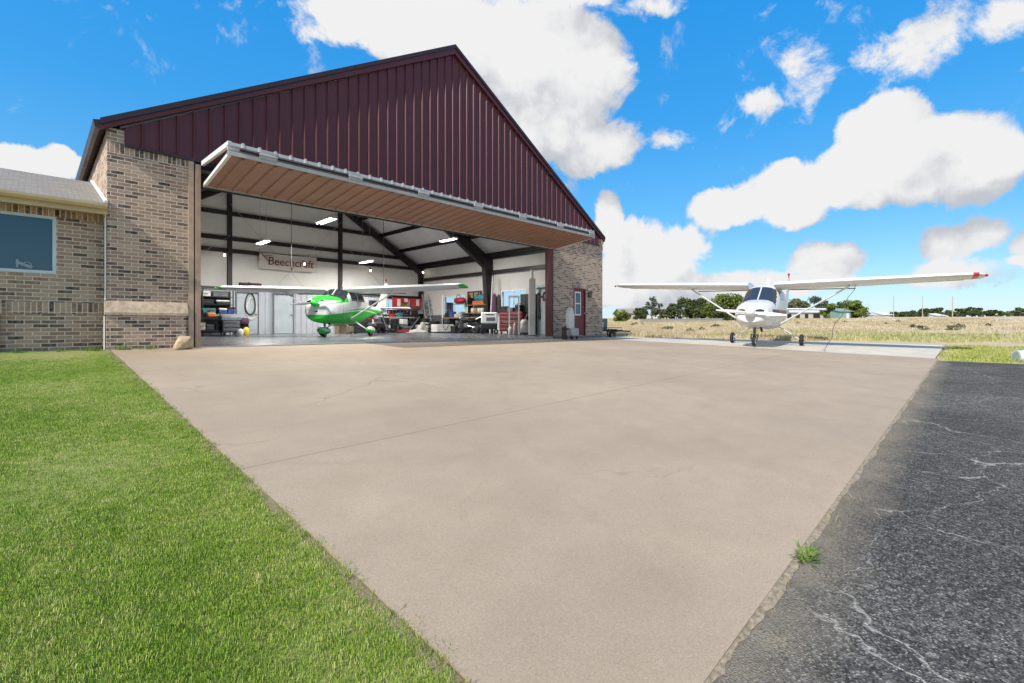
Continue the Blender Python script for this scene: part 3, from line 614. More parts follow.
hp(MB().box(18.62, HX1-.0, FY-.06, FY-.003, 4.26, 4.50), 'corner_block', M_ledge)

# steel frame: rafters, columns, purlins, girts
for y, col_w in ((20.0, .28), (BY-.32, .22), (13.1, .22)):
    for sgn in (-1, 1):
        ex = HX0+.4 if sgn < 0 else HX1-.35
        d = .62 if y == 20.0 else .36
        hp(MB().prism([(PKX, PKZ-.45), (ex, roof(ex)-.45), (ex, roof(ex)-.45-d*1.35), (PKX, PKZ-.45-d*.75)], 'y', y-col_w/2, y+col_w/2), 'rafter', M_redsteel)
        w0, w1 = (.28, .62) if y == 20.0 else (.22, .28)
        xa = HX0+.22 if sgn < 0 else HX1-.14
        hp(MB().prism([(xa, 0), (xa-sgn*w0, 0), (xa-sgn*w1, 3.8), (xa-sgn*w1*.95, roof(ex)-.5), (xa, roof(ex)-.5)], 'y', y-col_w/2-.01, y+col_w/2+.01), 'column', M_redsteel)
for x in (7.0, 12.85): hp(MB().box(x-.09, x+.09, BY-.36, BY-.13, 0, roof(x)-.4), 'column', M_redsteel)
for x in (4.0, 15.75, ): hp(MB().box(x-.05, x+.05, BY-.30, BY-.13, 2.3, roof(x)-.4), 'column', M_redsteel) if False else None
for k in range(1, 7):
    for sgn in (-1, 1):
        x = PKX + sgn*k*1.42
        hp(MB().prism([(x-.04, roof(x)-.24), (x+.04, roof(x)-.24), (x+.04, roof(x)-.45), (x-.04, roof(x)-.45)], 'y', FY+.35, BY-.14), 'purlin', M_redsteel)
for z in (2.3, 4.25, 4.87, 6.15):
    xl = max(HX0+.22, PKX-(PKZ-.5-z)/SL); xr = min(HX1-.14, PKX+(PKZ-.5-z)/SL)
    hp(MB().box(xl, xr, BY-.26, BY-.125, z-.10, z+.10), 'girt', M_redsteel)
for z in (3.5, 4.35): hp(MB().box(HX1-.30, HX1-.125, FY+.35, BY-.14, z-.10, z+.10), 'girt', M_redsteel)
for z in (2.3, 3.5): hp(MB().box(HX0+.205, HX0+.36, FY+.35, BY-.14, z-.09, z+.09), 'girt', M_redsteel)
for (x0, z0, x1, z1) in ((7.0,.2,12.85,6.6),(12.85,.2,7.0,6.6),(1.4,.4,7.0,5.0),(12.85,5.4,18.3,.4)):
    hp(MB().tube((x0,BY-.40,z0),(x1,BY-.40,z1),.010,n=5), 'brace_rod', M_galv)
# lined lower wall (wainscot) with ribs
b = MB(); b.box(3.0, 15.3, 26.35, 26.43, 0, 2.22); x = 3.0
while x < 15.2: b.box(x, x+.035, 26.328, 26.352, .02, 2.22); x += .305
pw = hp(b, 'wainscot', mat('pale_panel', (.40,.43,.47), .45, 0, .08, 2))
hp(MB().box(2.9, 15.4, 26.26, BY-.13, 2.222, 2.262), 'ledge', M_grey)
for x in (7.15, 8.9):
    d_ = hp(MB().box(x, x+.94, 26.26, 26.326, .02, 2.04).box(x+.08, x+.86, 26.25, 26.262, .2, .95).box(x+.08, x+.86, 26.25, 26.262, 1.1, 1.92), 'inner_door', M_bluegrey)
    hp(MB().tube((x+.84,26.26,1.0),(x+.84,26.18,1.0),.022).blob((x+.84,26.17,1.0),.035,.03,.035), 'handle', M_black).parent = d_
    hp(MB().box(x-.06, x-.003, 26.25, 26.327, 0, 2.1).box(x+.943, x+1.0, 26.25, 26.327, 0, 2.1).box(x-.06, x+1.0, 26.25, 26.327, 2.1, 2.16), 'door_frame', M_grey)
b = MB(); b.box(HX1-.20, HX1-.124, 13.2, 17.0, 0, 2.56); y = 13.25
while y < 16.9: b.box(HX1-.216, HX1-.198, y, y+.03, .02, 2.56); y += .305
hp(b, 'wainscot', M_bluegrey, 'pale blue grey wall panel inside the right of the door opening')
b = MB(); b.box(HX1-.18, HX1-.124, 20.4, 26.3, 0, 1.1); hp(b, 'wainscot', M_grey)

# jambs
hp(MB().box(2.42, 2.52, FY-.03, FY+.30, -.05, 4.15), 'door_jamb', M_tan, 'tan left door jamb')
hp(MB().box(2.522, 2.548, FY-.01, FY+.28, -.05, 4.15), 'seal_strip', M_black)
hp(MB().box(2.55, OX0, FY-.05, FY+.25, -.05, 4.1), 'door_post', mat('pink_tan_post', (.46,.30,.22), .65, 0, .15, 5))
hp(MB().box(15.0, 15.06, FY-.06, FY+.3, -.05, 4.1), 'door_post', M_maroon)
hp(MB().box(15.062, 15.138, FY-.03, FY+.28, -.05, 4.15), 'door_jamb', M_trim, 'dark maroon right door jamb')
hp(MB().box(OX0-.1, OX1+.24, FY+.0, FY+.3, 4.02, 4.195), 'header_beam', M_redsteel)

# folded bifold door
FLY = 10.32
def leaf(name, y0, z0, y1, z1, m, th, down):
    """ribbed leaf between edge (y0,z0) at the wall side and (y1,z1) at the fold"""
    b = MB(); n = Vector((0, -(z1-z0), (y1-y0))).normalized()
    if (n.z > 0) == down: n = -n
    pr = []; x = OX0
    while x < OX1-.3:
        for dx, d in ((0,0),(.23,0),(.25,.03),(.285,.03)): pr.append((x+dx, d))
        x += .3048
    pr.append((OX1, 0)); vs = []
    for x, d in pr: vs += [Vector((x,y0,z0))+n*d, Vector((x,y1,z1))+n*d]
    b.add(vs, [(2*i,2*i+1,2*i+3,2*i+2) for i in range(len(pr)-1)])
    b.prism([(y0,z0),(y1,z1),((Vector((0,y1,z1))-n*th).y,(Vector((0,y1,z1))-n*th).z),((Vector((0,y0,z0))-n*th).y,(Vector((0,y0,z0))-n*th).z)], 'x', OX0, OX1) if False else None
    return hp(b, name, m)
lo = leaf('lower_door_leaf', 12.16, 3.60, FLY, 3.80, M_soffit, .05, True); lo['label'] = 'brown ribbed underside of the folded door'
up = leaf('upper_door_leaf', 12.38, 4.15, FLY, 4.06, M_maroon, .05, False)
fb = hp(MB().box(OX0, OX1, FLY-.03, FLY+.05, 3.805, 3.885).box(OX0, OX1, FLY+.0, FLY+.06, 3.91, 4.0), 'fold_beam', M_doorframe)
b = MB(); x = OX0; pr = []
while x < OX1: pr += [(x, 0), (x+.22, 0), (x+.25, .035), (x+.29, .035)]; x += .3048
pr.append((OX1, 0)); vs = []
for x, d in pr: vs += [(min(x, OX1), FLY-.02-d*.4, 3.99), (min(x, OX1), FLY-.0, 4.065+d)]
b.add(vs, [(2*i,2*i+2,2*i+3,2*i+1) for i in range(len(pr)-1)]); hp(b, 'fold_flashing', M_galv)
hp(MB().tube((OX0+.2, FLY-.03, 3.94), (OX1-.1, FLY-.03, 3.94), .022, n=8), 'lift_shaft', M_redsteel)
for k in range(7):
    x = OX0+.55 + k*1.9
    hp(MB().box(x, x+.34, FLY-.055, FLY-.032, 3.87, 3.93).box(x+.03, x+.31, FLY-.05, FLY-.031, 3.955, 4.03).tube((x, FLY-.05, 3.94), (x+.34, FLY-.05, 3.94), .03), 'hinge', M_galv)
for x0 in (OX0, OX1-.06):
    hp(MB().bar((x0+.03, 12.14, 3.62), (x0+.03, FLY, 3.83), .06, .07), 'edge_trim', M_wpaint)
    hp(MB().bar((x0+.03, 12.38, 4.13), (x0+.03, FLY, 4.03), .06, .10), 'edge_trim', M_wpaint)
for k in range(8):
    x = OX0+.3 + k*1.68
    hp(MB().bar((x, 12.3, 4.06), (x, FLY+.08, 3.99), .05, .08).bar((x, 12.1, 3.68), (x, FLY+.08, 3.85), .05, .05), 'door_truss', M_wpaint)
hp(MB().box(OX0, OX1, 12.16, 12.21, 3.56, 3.65), 'bottom_rail', M_galv)
hp(MB().box(OX0, OX1, 12.2, 12.22, 3.52, 3.57), 'rubber_seal', M_black)

# red walk door
dr = hp(MB().box(16.61, 17.39, FY+.03, FY+.075, .02, .95).box(16.61, 17.39, FY+.03, FY+.075, 1.9, 2.06).box(16.61, 16.68, FY+.03, FY+.075, .95, 1.9).box(17.10, 17.39, FY+.03, FY+.075, .95, 1.9), 'walk_door', M_darkred, 'maroon walk door with a white framed window')
hp(MB().box(16.67,17.11,FY+.015,FY+.028,.90,.96).box(16.67,17.11,FY+.015,FY+.028,1.89,1.95).box(16.67,16.72,FY+.015,FY+.028,.96,1.89).box(17.06,17.11,FY+.015,FY+.028,.96,1.89).box(16.72,17.06,FY+.015,FY+.028,1.40,1.45), 'window_frame', M_wpaint).parent = dr
hp(MB().box(16.68,17.10,FY+.04,FY+.05,.95,1.9), 'pane', M_wglass).parent = dr
hp(MB().tube((17.3,FY+.03,1.0),(17.3,FY-.03,1.0),.02).blob((17.3,FY-.04,1.0),.035,.03,.035), 'handle', M_chrome).parent = dr
hp(MB().box(16.55,16.605,FY-.01,FY+.1,0,2.1).box(17.395,17.45,FY-.01,FY+.1,0,2.1).box(16.605,17.395,FY-.01,FY+.1,2.062,2.1), 'door_frame', M_darkred)

# ---------------------------------------------------------------- brick annex to the left
AY = 12.72; ab = Vector((-3, AY, 0))
annex = thing('brick_annex', 'low brick annex with a grey shingle roof and one wide window', 'annex', ab)
def ap(b, name, m, label=None):
    o = b.build(name, m, annex, off=ab)
    if label: o['label'] = label
    return o
WX0, WX1, WZ0, WZ1 = -2.2, .32, 1.49, 2.60
b = MB(); b.box(-9, WX0, AY, AY+.25, -.3, 2.76); b.box(WX0, WX1, AY, AY+.25, -.3, WZ0); b.box(WX0, WX1, AY, AY+.25, WZ1, 2.76); b.box(WX1, HX0-.024, AY, AY+.25, -.3, 2.76); ap(b, 'brick_wall', M_brick)
b = MB(); b.box(-9, HX0-.03, AY-.012, AY-.002, WZ1+.02 if False else 2.60, 2.75); ap(b, 'soldier_course', M_soldier)
b = MB(); b.box(-.35, HX0-.05, AY-.013, AY-.002, .72, .94); ap(b, 'soldier_course', M_soldier)
b = MB(); b.box(-9, -.42, AY-.10, AY-.003, -.3, .70); ap(b, 'wall_base', M_brick)
b = MB(); b.prism([(AY-.13,.70),(AY-.002,.70),(AY-.002,.99),(AY-.02,.985),(AY-.13,.755)], 'x', -9, -.40); ap(b, 'sloped_ledge', M_ledge)
wf = ap(MB().box(WX0, WX1, AY-.01, AY+.06, WZ0, WZ0+.055).box(WX0, WX1, AY-.01, AY+.06, WZ1-.055, WZ1).box(WX0, WX0+.055, AY-.01, AY+.06, WZ0+.055, WZ1-.055).box(WX1-.055, WX1, AY-.01, AY+.06, WZ0+.055, WZ1-.055), 'window', mat('pale_frame', (.58,.66,.68), .5, 0, .05, 3))
pn = ap(MB().box(WX0+.05, WX1-.05, AY+.03, AY+.036, WZ0+.05, WZ1-.05), 'pane', M_wglass); pn.parent = wf
# pale emblem in the corner of the window
em = MB(); em.torus((-.075, AY+.022, WZ0+.155), .052, .011, 'y', 20, 6, .8); em.bar((-.215, AY+.022, WZ0+.19), (-.01, AY+.022, WZ0+.10), .012, .05); em.box(-.22, -.19, AY+.018, AY+.026, WZ0+.09, WZ0+.24)
eo = ap(em, 'window_emblem', mat('emblem_grey', (.30,.36,.38), .6)); eo.parent = wf
ap(MB().box(-9, HX0-.03, AY-.36, AY-.002, 2.765, 2.785), 'soffit', M_cream)
ap(MB().box(-9, HX0-.01, AY-.39, AY-.362, 2.70, 2.84), 'fascia', M_cream)
gq = [(AY-.395,2.80),(AY-.395,2.90),(AY-.50,2.90),(AY-.50,2.85),(AY-.47,2.80)]
ap(MB().prism(gq, 'x', -9, HX0-.015), 'gutter', M_cream)
m, t, b = nt('shingles'); c = coord(t); s = N(t, 'ShaderNodeSeparateXYZ'); t.links.new(c, s.inputs[0]); cm = N(t, 'ShaderNodeCombineXYZ'); t.links.new(s.outputs[0], cm.inputs[0]); t.links.new(s.outputs[1], cm.inputs[1])
bt = N(t, 'ShaderNodeTexBrick'); t.links.new(cm.outputs[0], bt.inputs[0]); bt.inputs['Scale'].default_value = 1; bt.inputs['Brick Width'].default_value = .17; bt.inputs['Row Height'].default_value = .07; bt.inputs['Mortar Size'].default_value = .006
bt.inputs['Color1'].default_value = (.22,.20,.175,1); bt.inputs['Color2'].default_value = (.30,.275,.24,1); bt.inputs['Mortar'].default_value = (.17,.155,.14,1)
n1 = noise(t, c, 60, 3, .7); t.links.new(mixc(t, .6, bt.outputs['Color'], ramp(t, n1, [(.3,(.6,.6,.6)),(.7,(1.4,1.4,1.4))]), 'MULTIPLY'), b.inputs['Base Color']); b.inputs['Roughness'].default_value = .95; bump(t, b, bt.outputs['Fac'], -.5, .01)
ap(MB().prism([(AY-.45,2.905),(15.6,4.03),(15.6,3.93),(AY-.45,2.86)], 'x', -9, HX0-.012), 'roof', m)
ap(MB().prism([(15.602,4.03),(19.5,2.9),(19.5,2.8),(15.602,3.93)], 'x', -9, HX0-.012), 'roof', m)
ap(MB().box(-9, -8.8, AY+.25, 19.2, -.3, 2.75).box(-8.8, HX0-.02, 19.0, 19.2, -.3, 2.75), 'rear_wall', M_brick)
ap(MB().bar((HX0-.03, AY-.42, 2.95), (HX0-.03, 15.6, 4.07), .05, .05), 'roof_flashing', M_wpaint)
cd = tag(MB().tube((HX0-.045, FY-.03, .0), (HX0-.045, FY-.03, .68), .013).build('conduit', M_wpaint), 'short white pipe at the foot of the joint between annex and hangar', 'pipe')
cd = tag(MB().tube((HX0-.03, FY+.0, 1.0), (HX0-.03, FY+.0, 2.85), .013).build('conduit', M_wpaint), 'long thin white pipe up the joint between annex and hangar', 'pipe')
# ---------------------------------------------------------------- high wing aeroplanes
ST = [(2.06,.80,1.26,.34),(2.02,.75,1.33,.42),(1.9,.69,1.40,.49),(1.55,.63,1.47,.55),(1.05,.60,1.53,.57),(.75,.58,1.76,.575),(.45,.57,2.0,.575),(.2,.56,2.08,.57),(-.4,.56,2.09,.57),(-.9,.58,2.07,.56),(-1.4,.64,1.86,.50),(-1.9,.72,1.60,.42),(-2.6,.82,1.50,.33),(-3.4,.94,1.46,.24),(-4.4,1.08,1.42,.13),(-5.2,1.18,1.38,.05)]
ST0 = ST
STG = [(x, zb-(.06 if x > -1 else .04 if x > -2 else 0), zt+(.20 if x > 1.2 else .12 if x > 1 else .0)-(.06 if x < .3 else 0), hw*(1.14 if x > -2 else 1.05)) for x, zb, zt, hw in ST]
def st_at(x):
    for a, b in zip(ST[:-1], ST[1:]):
        if a[0] >= x >= b[0]:
            f = (a[0]-x)/(a[0]-b[0]); return tuple(lerp(a[k], b[k], f) for k in (1,2,3))
    return ST[-1][1:]
def section(x, M=40):
    zb, zt, hw = st_at(x); zc = (zb+zt)/2; hz = (zt-zb)/2; n = 2.4 if x > 1.9 else lerp(2.4, 3.0, clamp((1.9-x)/.6,0,1)) if x > -1.2 else lerp(3.0, 2.2, clamp((-1.2-x)/1.5,0,1))
    out = []
    for i in range(M):
        t = 2*math.pi*i/M; c, s = math.cos(t), math.sin(t)
        out.append((x, hw*math.copysign(abs(c)**(2/n), c), zc+hz*math.copysign(abs(s)**(2/n), s)))
    return out
def airfoil(chord, th, n=9):
    up = []; dn = []
    for i in range(n+1):
        u = (1-math.cos(math.pi*i/n))/2; y = th*2.2*(.2969*math.sqrt(u)-.126*u-.3516*u*u+.2843*u**3-.1036*u**4)*2.27
        up.append((-u*chord, y*1.15)); dn.append((-u*chord, -y*.75))
    return up + dn[-2:0:-1]
def loft(b, rings, cap=True):
    n = len(rings[0]); o = [v for r in rings for v in r]
    fs = [(k*n+i, k*n+(i+1)%n, (k+1)*n+(i+1)%n, (k+1)*n+i) for k in range(len(rings)-1) for i in range(n)]
    if cap: fs += [tuple(range(n)), tuple(range((len(rings)-1)*n, len(rings)*n))]
    return b.add(o, fs)
def aeroplane(label, group, loc, rot, S, P, fair, prop_ang, span=5.5):
    root = thing('aeroplane', label, 'aeroplane', loc, 0, group); root.rotation_mode = 'XYZ'; root.rotation_euler = rot; root.scale = (S, S, S)
    global ST; ST = P.get('st', ST0); NZ = P.get('nose', 0); WZ = P.get('wz', 0)
    MW, MA = P['main'], P['accent']
    xs = []; x = 2.06
    while x > -5.2: xs.append(x); x -= .05 if x > 1.85 else .06 if x > -1.9 else .2
    xs.append(-5.2)
    M = 72; rings = [section(x, M) for x in xs]
    groups = {'fuselage': MB(), 'windshield': MB(), 'rear_window': MB(), 'wl': MB(), 'wr': MB()}
    for k in range(len(xs)-1):
        for i in range(M):
            q = [rings[k][i], rings[k][(i+1)%M], rings[k+1][(i+1)%M], rings[k+1][i]]
            cx = sum(v[0] for v in q)/4; cy = sum(v[1] for v in q)/4; cz = sum(v[2] for v in q)/4; zt = st_at(cx)[1]
            g = 'fuselage'
            th_ = 360*(i+.5)/M; th_ = min(th_, 180-th_) if th_ < 180 else -1
            if .42 < cx < 1.02 and th_ > lerp(44, 26, clamp((cx-.42)/.6,0,1)): g = 'windshield'
            elif (-.22 < cx < .36 or -1.0 < cx < -.32) and 11 < th_ < 44: g = 'wl' if cy > 0 else 'wr'
            elif -1.75 < cx < -1.1 and cz > zt-.2: g = 'rear_window'
            B = groups[g]; B.cur = 0
            if g == 'fuselage': B.cur = P['paint'](cx, cy, cz)
            B.add(q, [(0,1,2,3)])
    f = groups['fuselage']; n0 = len(f.v); f.cur = 0; f.add(rings[0], [tuple(range(M))]); f.add(rings[-1], [tuple(range(M))])
    def weld(o):
        import bmesh
        bm = bmesh.new(); bm.from_mesh(o.data); bmesh.ops.remove_doubles(bm, verts=bm.verts, dist=.0005); bmesh.ops.recalc_face_normals(bm, faces=bm.faces); bm.to_mesh(o.data); bm.free(); o.data.shade_smooth(); o.data.set_sharp_from_angle(angle=R(35)); return o
    fu = weld(f.build('fuselage', P['mats'], root))
    weld(groups['windshield'].build('windshield', P['glass'], root)); weld(groups['rear_window'].build('rear_window', P['glass'], root))
    weld(groups['wl'].build('side_window', P['glass'], root)); weld(groups['wr'].build('side_window', P['glass'], root))
    MB().tube((1.03,0,1.55),(.42,0,2.03),.022,n=6).build('windshield_post', MW, root)
    rs_ = section(1.12, 40); MB().path([tuple(v) for v in rs_+rs_[:1]], .006, 4).build('cowl_seam', M_grey, root)
    # cowling openings, landing light, exhaust
    for s in (-1, 1):
        io = MB().lathe([(.001,2.065),(.11,2.065),(.125,2.05),(.125,2.03),(.001,2.03)], (0,0,0), 16, 'x').build('air_inlet', M_black, root); io.location = (0, s*.25, 1.16+NZ); io.scale = (1, 1.1, .42)
    MB().rbox(2.0, 2.057, -.11, .11, .80, .90, .02).build('cowl_scoop', M_black, root)
    MB().rbox(2.02, 2.066, -.07, .07, .985, 1.04, .01).build('landing_light', M_black, root)
    MB().tube((1.5,.2,.64),(1.42,.22,.5),.035).build('exhaust_pipe', M_black, root)
    if P.get('vent'): MB().rbox(1.25, 1.62, .548, .575, .98, 1.14, .02).build('cowl_vent', M_black, root)
    if P.get('band'):
        for s in (-1, 1):
            MB().add([section(x, 80)[i] for x in (1.6,1.3,.9,.4,-.2,-.8) for i in ()], []) if False else None
            bb = MB(); X_ = [1.85-.15*i for i in range(22)]; vs = []
            for x in X_:
                zb, zt, hw = st_at(x)
                for z in (1.06, 1.22):
                    zc = (zb+zt)/2; hz = (zt-zb)/2; n = lerp(2.0, 3.0, clamp((1.9-x)/.6,0,1)) if x > -1.2 else lerp(3.0, 2.2, clamp((-1.2-x)/1.5,0,1))
                    vs.append((x, s*(hw*max(0,1-abs((z-zc)/hz)**n)**(1/n)+.006), z))
            bb.add(vs, [(2*i,2*i+1,2*i+3,2*i+2) for i in range(len(X_)-1)]); bb.build('side_stripe', P['band'], root)
            bb = MB(); vs = [(x, v[1]+s*.004, v[2]*1 if k%2 else v[2]+.03) for k, (x, v) in enumerate(zip([q[0] for q in vs], vs))]
            vs = [(v[0], v[1], 1.20 if k%2 else 1.10) for k, v in enumerate(vs)]; bb.add(vs[4:18], [(2*i,2*i+1,2*i+3,2*i+2) for i in range(6)]); bb.build('side_stripe', M_black, root)
    # propeller
    pr = MB()
    for s in (-1, 1):
        rr = []
        for k in range(9):
            r = .08+.94*k/8; c_ = (.022+.045*math.sin(math.pi*min(1,(k+1.2)/8.5))) ; tw = R(55-4.6*k)
            ring = []
            for j in range(8):
                a = 2*math.pi*j/8; u = c_*math.cos(a); v = .016*math.sin(a)*(1-.6*k/8)
                y_, x_ = u*math.cos(tw)-v*math.sin(tw), u*math.sin(tw)+v*math.cos(tw)
                ring.append((2.15+x_*.5, s*y_, s*r))
            rr.append(ring)
        loft(pr, rr)
    po = pr.build('propeller', P['prop'], root, smooth=40); po.location = (0,0,1.10+NZ); po.rotation_euler = (prop_ang,0,0)
    MB().lathe([(.165,2.05),(.16,2.15),(.13,2.25),(.08,2.32),(.02,2.36)], (0,0,1.10+NZ), 18, 'x').build('spinner', P['spin'], root, smooth=50)
    # wings
    for s in (-1, 1):
        name = 'wing'; rings_ = []
        for y, ch, xo in ((.40,1.62,.62),(1.2,1.62,.62),(2.6,1.62,.62),(3.6,1.45,.57),(4.6,1.27,.52),(span-.28,1.12,.47)):
            z = 2.07+WZ+ (y-.4)*math.tan(R(1.75)); rings_.append([(xo+u, s*y, z+w+u*.055) for u, w in airfoil(ch, .15*ch)])
        wo = loft(MB(), rings_).build('wing', MW, root, smooth=50)
        tip = []
        for y, k, dz in ((span-.28,1,0),(span-.16,.96,.0),(span-.05,.82,-.01),(span,.55,-.02)):
            ch = 1.12*k; z = 2.07+WZ+(y-.4)*math.tan(R(1.75))+dz; tip.append([(.47-(1.12-ch)*.45+u, s*(y+.002), z+w*.9*k+u*.055) for u, w in airfoil(ch, .15*ch)])
        loft(MB(), tip[:2]).build('tip_stripe', P['tip'][0 if s > 0 else 1], root, smooth=50); to = loft(MB(), [[(x, y+s*.002, z) for x, y, z in r_] for r_ in tip[1:]]).build('wing_tip', P['main'] if not fair else P['accent'], root, smooth=50)
        MB().lathe([(.001,0),(.035,.01),(.04,.06),(.001,.11)], (.38, s*(span-.02), 2.05+(span-.4)*math.tan(R(1.75))-.02), 8, 'x').build('navigation_light', P['lamp'], root).location.z = WZ
        fl = MB(); ring0 = (.40, 2.5); 
        MB().box(-1.04, -.99, min(s*.6,s*2.55), max(s*.6,s*2.55), 1.97+WZ, 2.0+WZ).build('flap_hinge', M_grey, root)
        for ya_, yb_ in ((.62, 2.62), (2.68, span-.4)):      # gaps of flap and aileron, under and over the wing
            g_ = MB()
            for up_ in (1, -1): g_.bar((.62-1.12, s*ya_, 2.07+WZ+(ya_-.4)*.0305-.055+up_*.050), (lerp(.62-1.12, .50-.80, clamp((yb_-2.6)/2.6,0,1)), s*yb_, 2.07+WZ+(yb_-.4)*.0305-.050+up_*.040), .012, .012)
            g_.build('control_gap', M_grey, root)
        # strut
        sb = MB(); pa = Vector((.28, s*.52, .72)); pb = Vector((.12, s*2.55, 2.06+WZ)); d = (pb-pa).normalized(); fx = Vector((1,0,0)); nn_ = d.cross(fx).normalized()
        rg = []
        for c_ in (pa, pb): rg.append([c_+fx*(.075*math.cos(a))+nn_*(.028*math.sin(a)) for a in [2*math.pi*i/12 for i in range(12)]])
        loft(sb, rg).build('strut', MW, root, smooth=50)
        MB().rbox(.02, .26, min(s*2.46,s*2.66), max(s*2.46,s*2.66), 2.0+WZ, 2.07+WZ, .02).build('strut_cuff', MW, root)
        # main gear
        lg = MB(); pts = [Vector((-.42,s*.40,.66)),Vector((-.44,s*.70,.47)),Vector((-.46,s*.94,.30)),Vector((-.46,s*1.05,.21))]; rg = []
        for k, c_ in enumerate(pts):
            w_ = .085-.015*k; rg.append([c_+Vector((w_*math.cos(a),s*.018*math.sin(a)*.6,.02*math.sin(a))) for a in [2*math.pi*i/10 for i in range(10)]])
        loft(lg, rg).build('landing_leg', MW, root, smooth=50)
        wheel(root, (-.46, s*1.11, .205), .205, .085, MW, fair, P)
    ng = MB().tube((1.38,0,.70),(1.40,0,.42),.045).tube((1.40,0,.44),(1.42,0,.20),.028); ng.bar((1.40,.095,.36),(1.42,.095,.18),.03,.05); ng.bar((1.40,-.095,.36),(1.42,-.095,.18),.03,.05); ng.box(1.36,1.44,-.11,.11,.36,.40)
    ng.build('nose_leg', M_grey, root); wheel(root, (1.42, 0, .185), .185, .065, MW, fair, P)
    # tail
    rg = []
    for z, x0, ch in ((1.38,-3.75,1.35),(1.55,-4.05,1.15),(2.0,-4.42,.95),(2.45,-4.78,.74),(2.70,-4.98,.60),(2.73,-5.02,.5)):
        rg.append([(x0+u, w, z) for u, w in airfoil(ch, .055)])
    loft(MB(), rg).build('fin', P['fin'], root, smooth=50)
    MB().tube((-5.2,0,2.73),(-5.2,0,2.88),.02,n=6).blob((-5.2,0,2.9),.05,.05,.06,jit=0).build('beacon', M_red, root)
    for s in (-1, 1):
        rg = [[(x0+u, s*y, 1.36+w) for u, w in airfoil(ch, .09)] for y, ch, x0 in ((.05,1.1,-4.1),(.8,.95,-4.22),(1.35,.8,-4.34),(1.45,.6,-4.42))]
        loft(MB(), rg).build('tailplane', P['fin'], root, smooth=50)
    MB().tube((.1,.1,2.12),(-.02,.1,2.35),.008,n=5).build('aerial', M_wpaint, root)
    MB().tube((-.7,0,2.12),(-.9,0,2.4),.008,n=5).build('aerial', M_wpaint, root)
    return root
def wheel(root, c, r, w, MW, fair, P):
    wo = MB().torus(c, r-w*.75, w*.75, 'y', 22, 8).build('wheel', M_rubber, root, smooth=True); 
    MB().lathe([(r*.58,-w*.6),(r*.60,-w*.3),(r*.60,w*.3),(r*.58,w*.6)], c, 16, 'y').build('rim', P['rim'], wo)
    MB().lathe([(.03,-w*.85),(.03,w*.85)], c, 10, 'y').build('axle', M_grey, wo)
    if fair:
        b = MB(); X = [.36,.30,.18,0,-.18,-.36,-.50]; H = [.02,.09,.155,.18,.165,.11,.02]; rg = []
        for x, h in zip(X, H): rg.append([(c[0]+x, c[1]+(h*.62+.015)*math.cos(a), c[2]+.05+max(h*math.sin(a), -h*.62)) for a in [2*math.pi*i/14 for i in range(14)]])
        loft(b, rg)
        b.mi = [1 if (sum(b.v[i][2] for i in f)/len(f)-c[2] < .06+.25*(sum(b.v[i][0] for i in f)/len(f)-c[0])) else 0 for f in b.f]
        b.build('wheel_fairing', [P['main'], P['accent']], root, smooth=40)
# white aeroplane on the pale slab
M_gw = mat('aero_white', (.68,.68,.67), .3, 0, .03, 3); M_green = mat('aero_green', (.03,.60,.045), .3, 0, .06, 3); M_cowl = mat('aero_silver', (.66,.67,.68), .3, .1, .04, 3)
M_tipred = mat('aero_red', (.55,.03,.03), .35, 0, .05, 3)
PW = dict(main=M_gw, accent=M_gw, mats=[M_gw], paint=lambda x,y,z: 0, glass=M_dglass, prop=M_wpaint, spin=M_gw, tip=(M_tipred, M_gw), lamp=M_tipred, rim=M_wpaint, fin=M_gw, band=mat('stripe_red', (.30,.06,.05), .4))
px0, py0 = 19.25, 5.65
zA = slab_z(px0, py0); slope = (slab_z(px0, py0+2)-slab_z(px0, py0-2))/4
white = aeroplane('white high wing aeroplane parked outside on the pale concrete strip', 'high wing aeroplanes', (px0, py0, zA+.0), (R(-1.3), 0, R(180+6)), 1.07, PW, False, R(86))
# green and white aeroplane inside
def paint(x, y, z):
    zl = .86 + .18*math.sin((1.9-x)*.5) + (.05 if x < 0 else 0)
    if z < zl - .03: return 1
    if zl+.05 < z < zl+.10 and x < .9: return 1
    if x > .6 and z > 1.34 and z < 1.75: return 1
    return 0
M_gb = mat('aero_bright_white', (.86,.86,.85), .35, 0, .02, 3)
m, t, b = nt('green_white_livery'); c = coord(t); s_ = N(t, 'ShaderNodeSeparateXYZ'); t.links.new(c, s_.inputs[0]); X_, Z_ = s_.outputs[0], s_.outputs[2]
zl_ = math_(t, 'MULTIPLY_ADD', math_(t, 'SINE', math_(t, 'MULTIPLY', math_(t, 'SUBTRACT', 1.9, X_), .5)), .20, .90)
low = math_(t, 'LESS_THAN', Z_, zl_); dz_ = math_(t, 'SUBTRACT', Z_, zl_)
band1 = math_(t, 'MULTIPLY', math_(t, 'GREATER_THAN', dz_, .05), math_(t, 'LESS_THAN', dz_, math_(t, 'MULTIPLY_ADD', math_(t, 'SUBTRACT', 1.3, X_), .035, .05)))
top_ = math_(t, 'MULTIPLY', math_(t, 'GREATER_THAN', Z_, math_(t, 'MULTIPLY_ADD', X_, -.10, 1.50)), math_(t, 'GREATER_THAN', X_, .62))
g_ = math_(t, 'MAXIMUM', math_(t, 'MAXIMUM', low, math_(t, 'MULTIPLY', band1, math_(t, 'LESS_THAN', X_, 1.2))), top_)
t.links.new(mixc(t, g_, (.86,.86,.85), (.03,.60,.045)), b.inputs['Base Color']); b.inputs['Roughness'].default_value = .32; M_livery = m
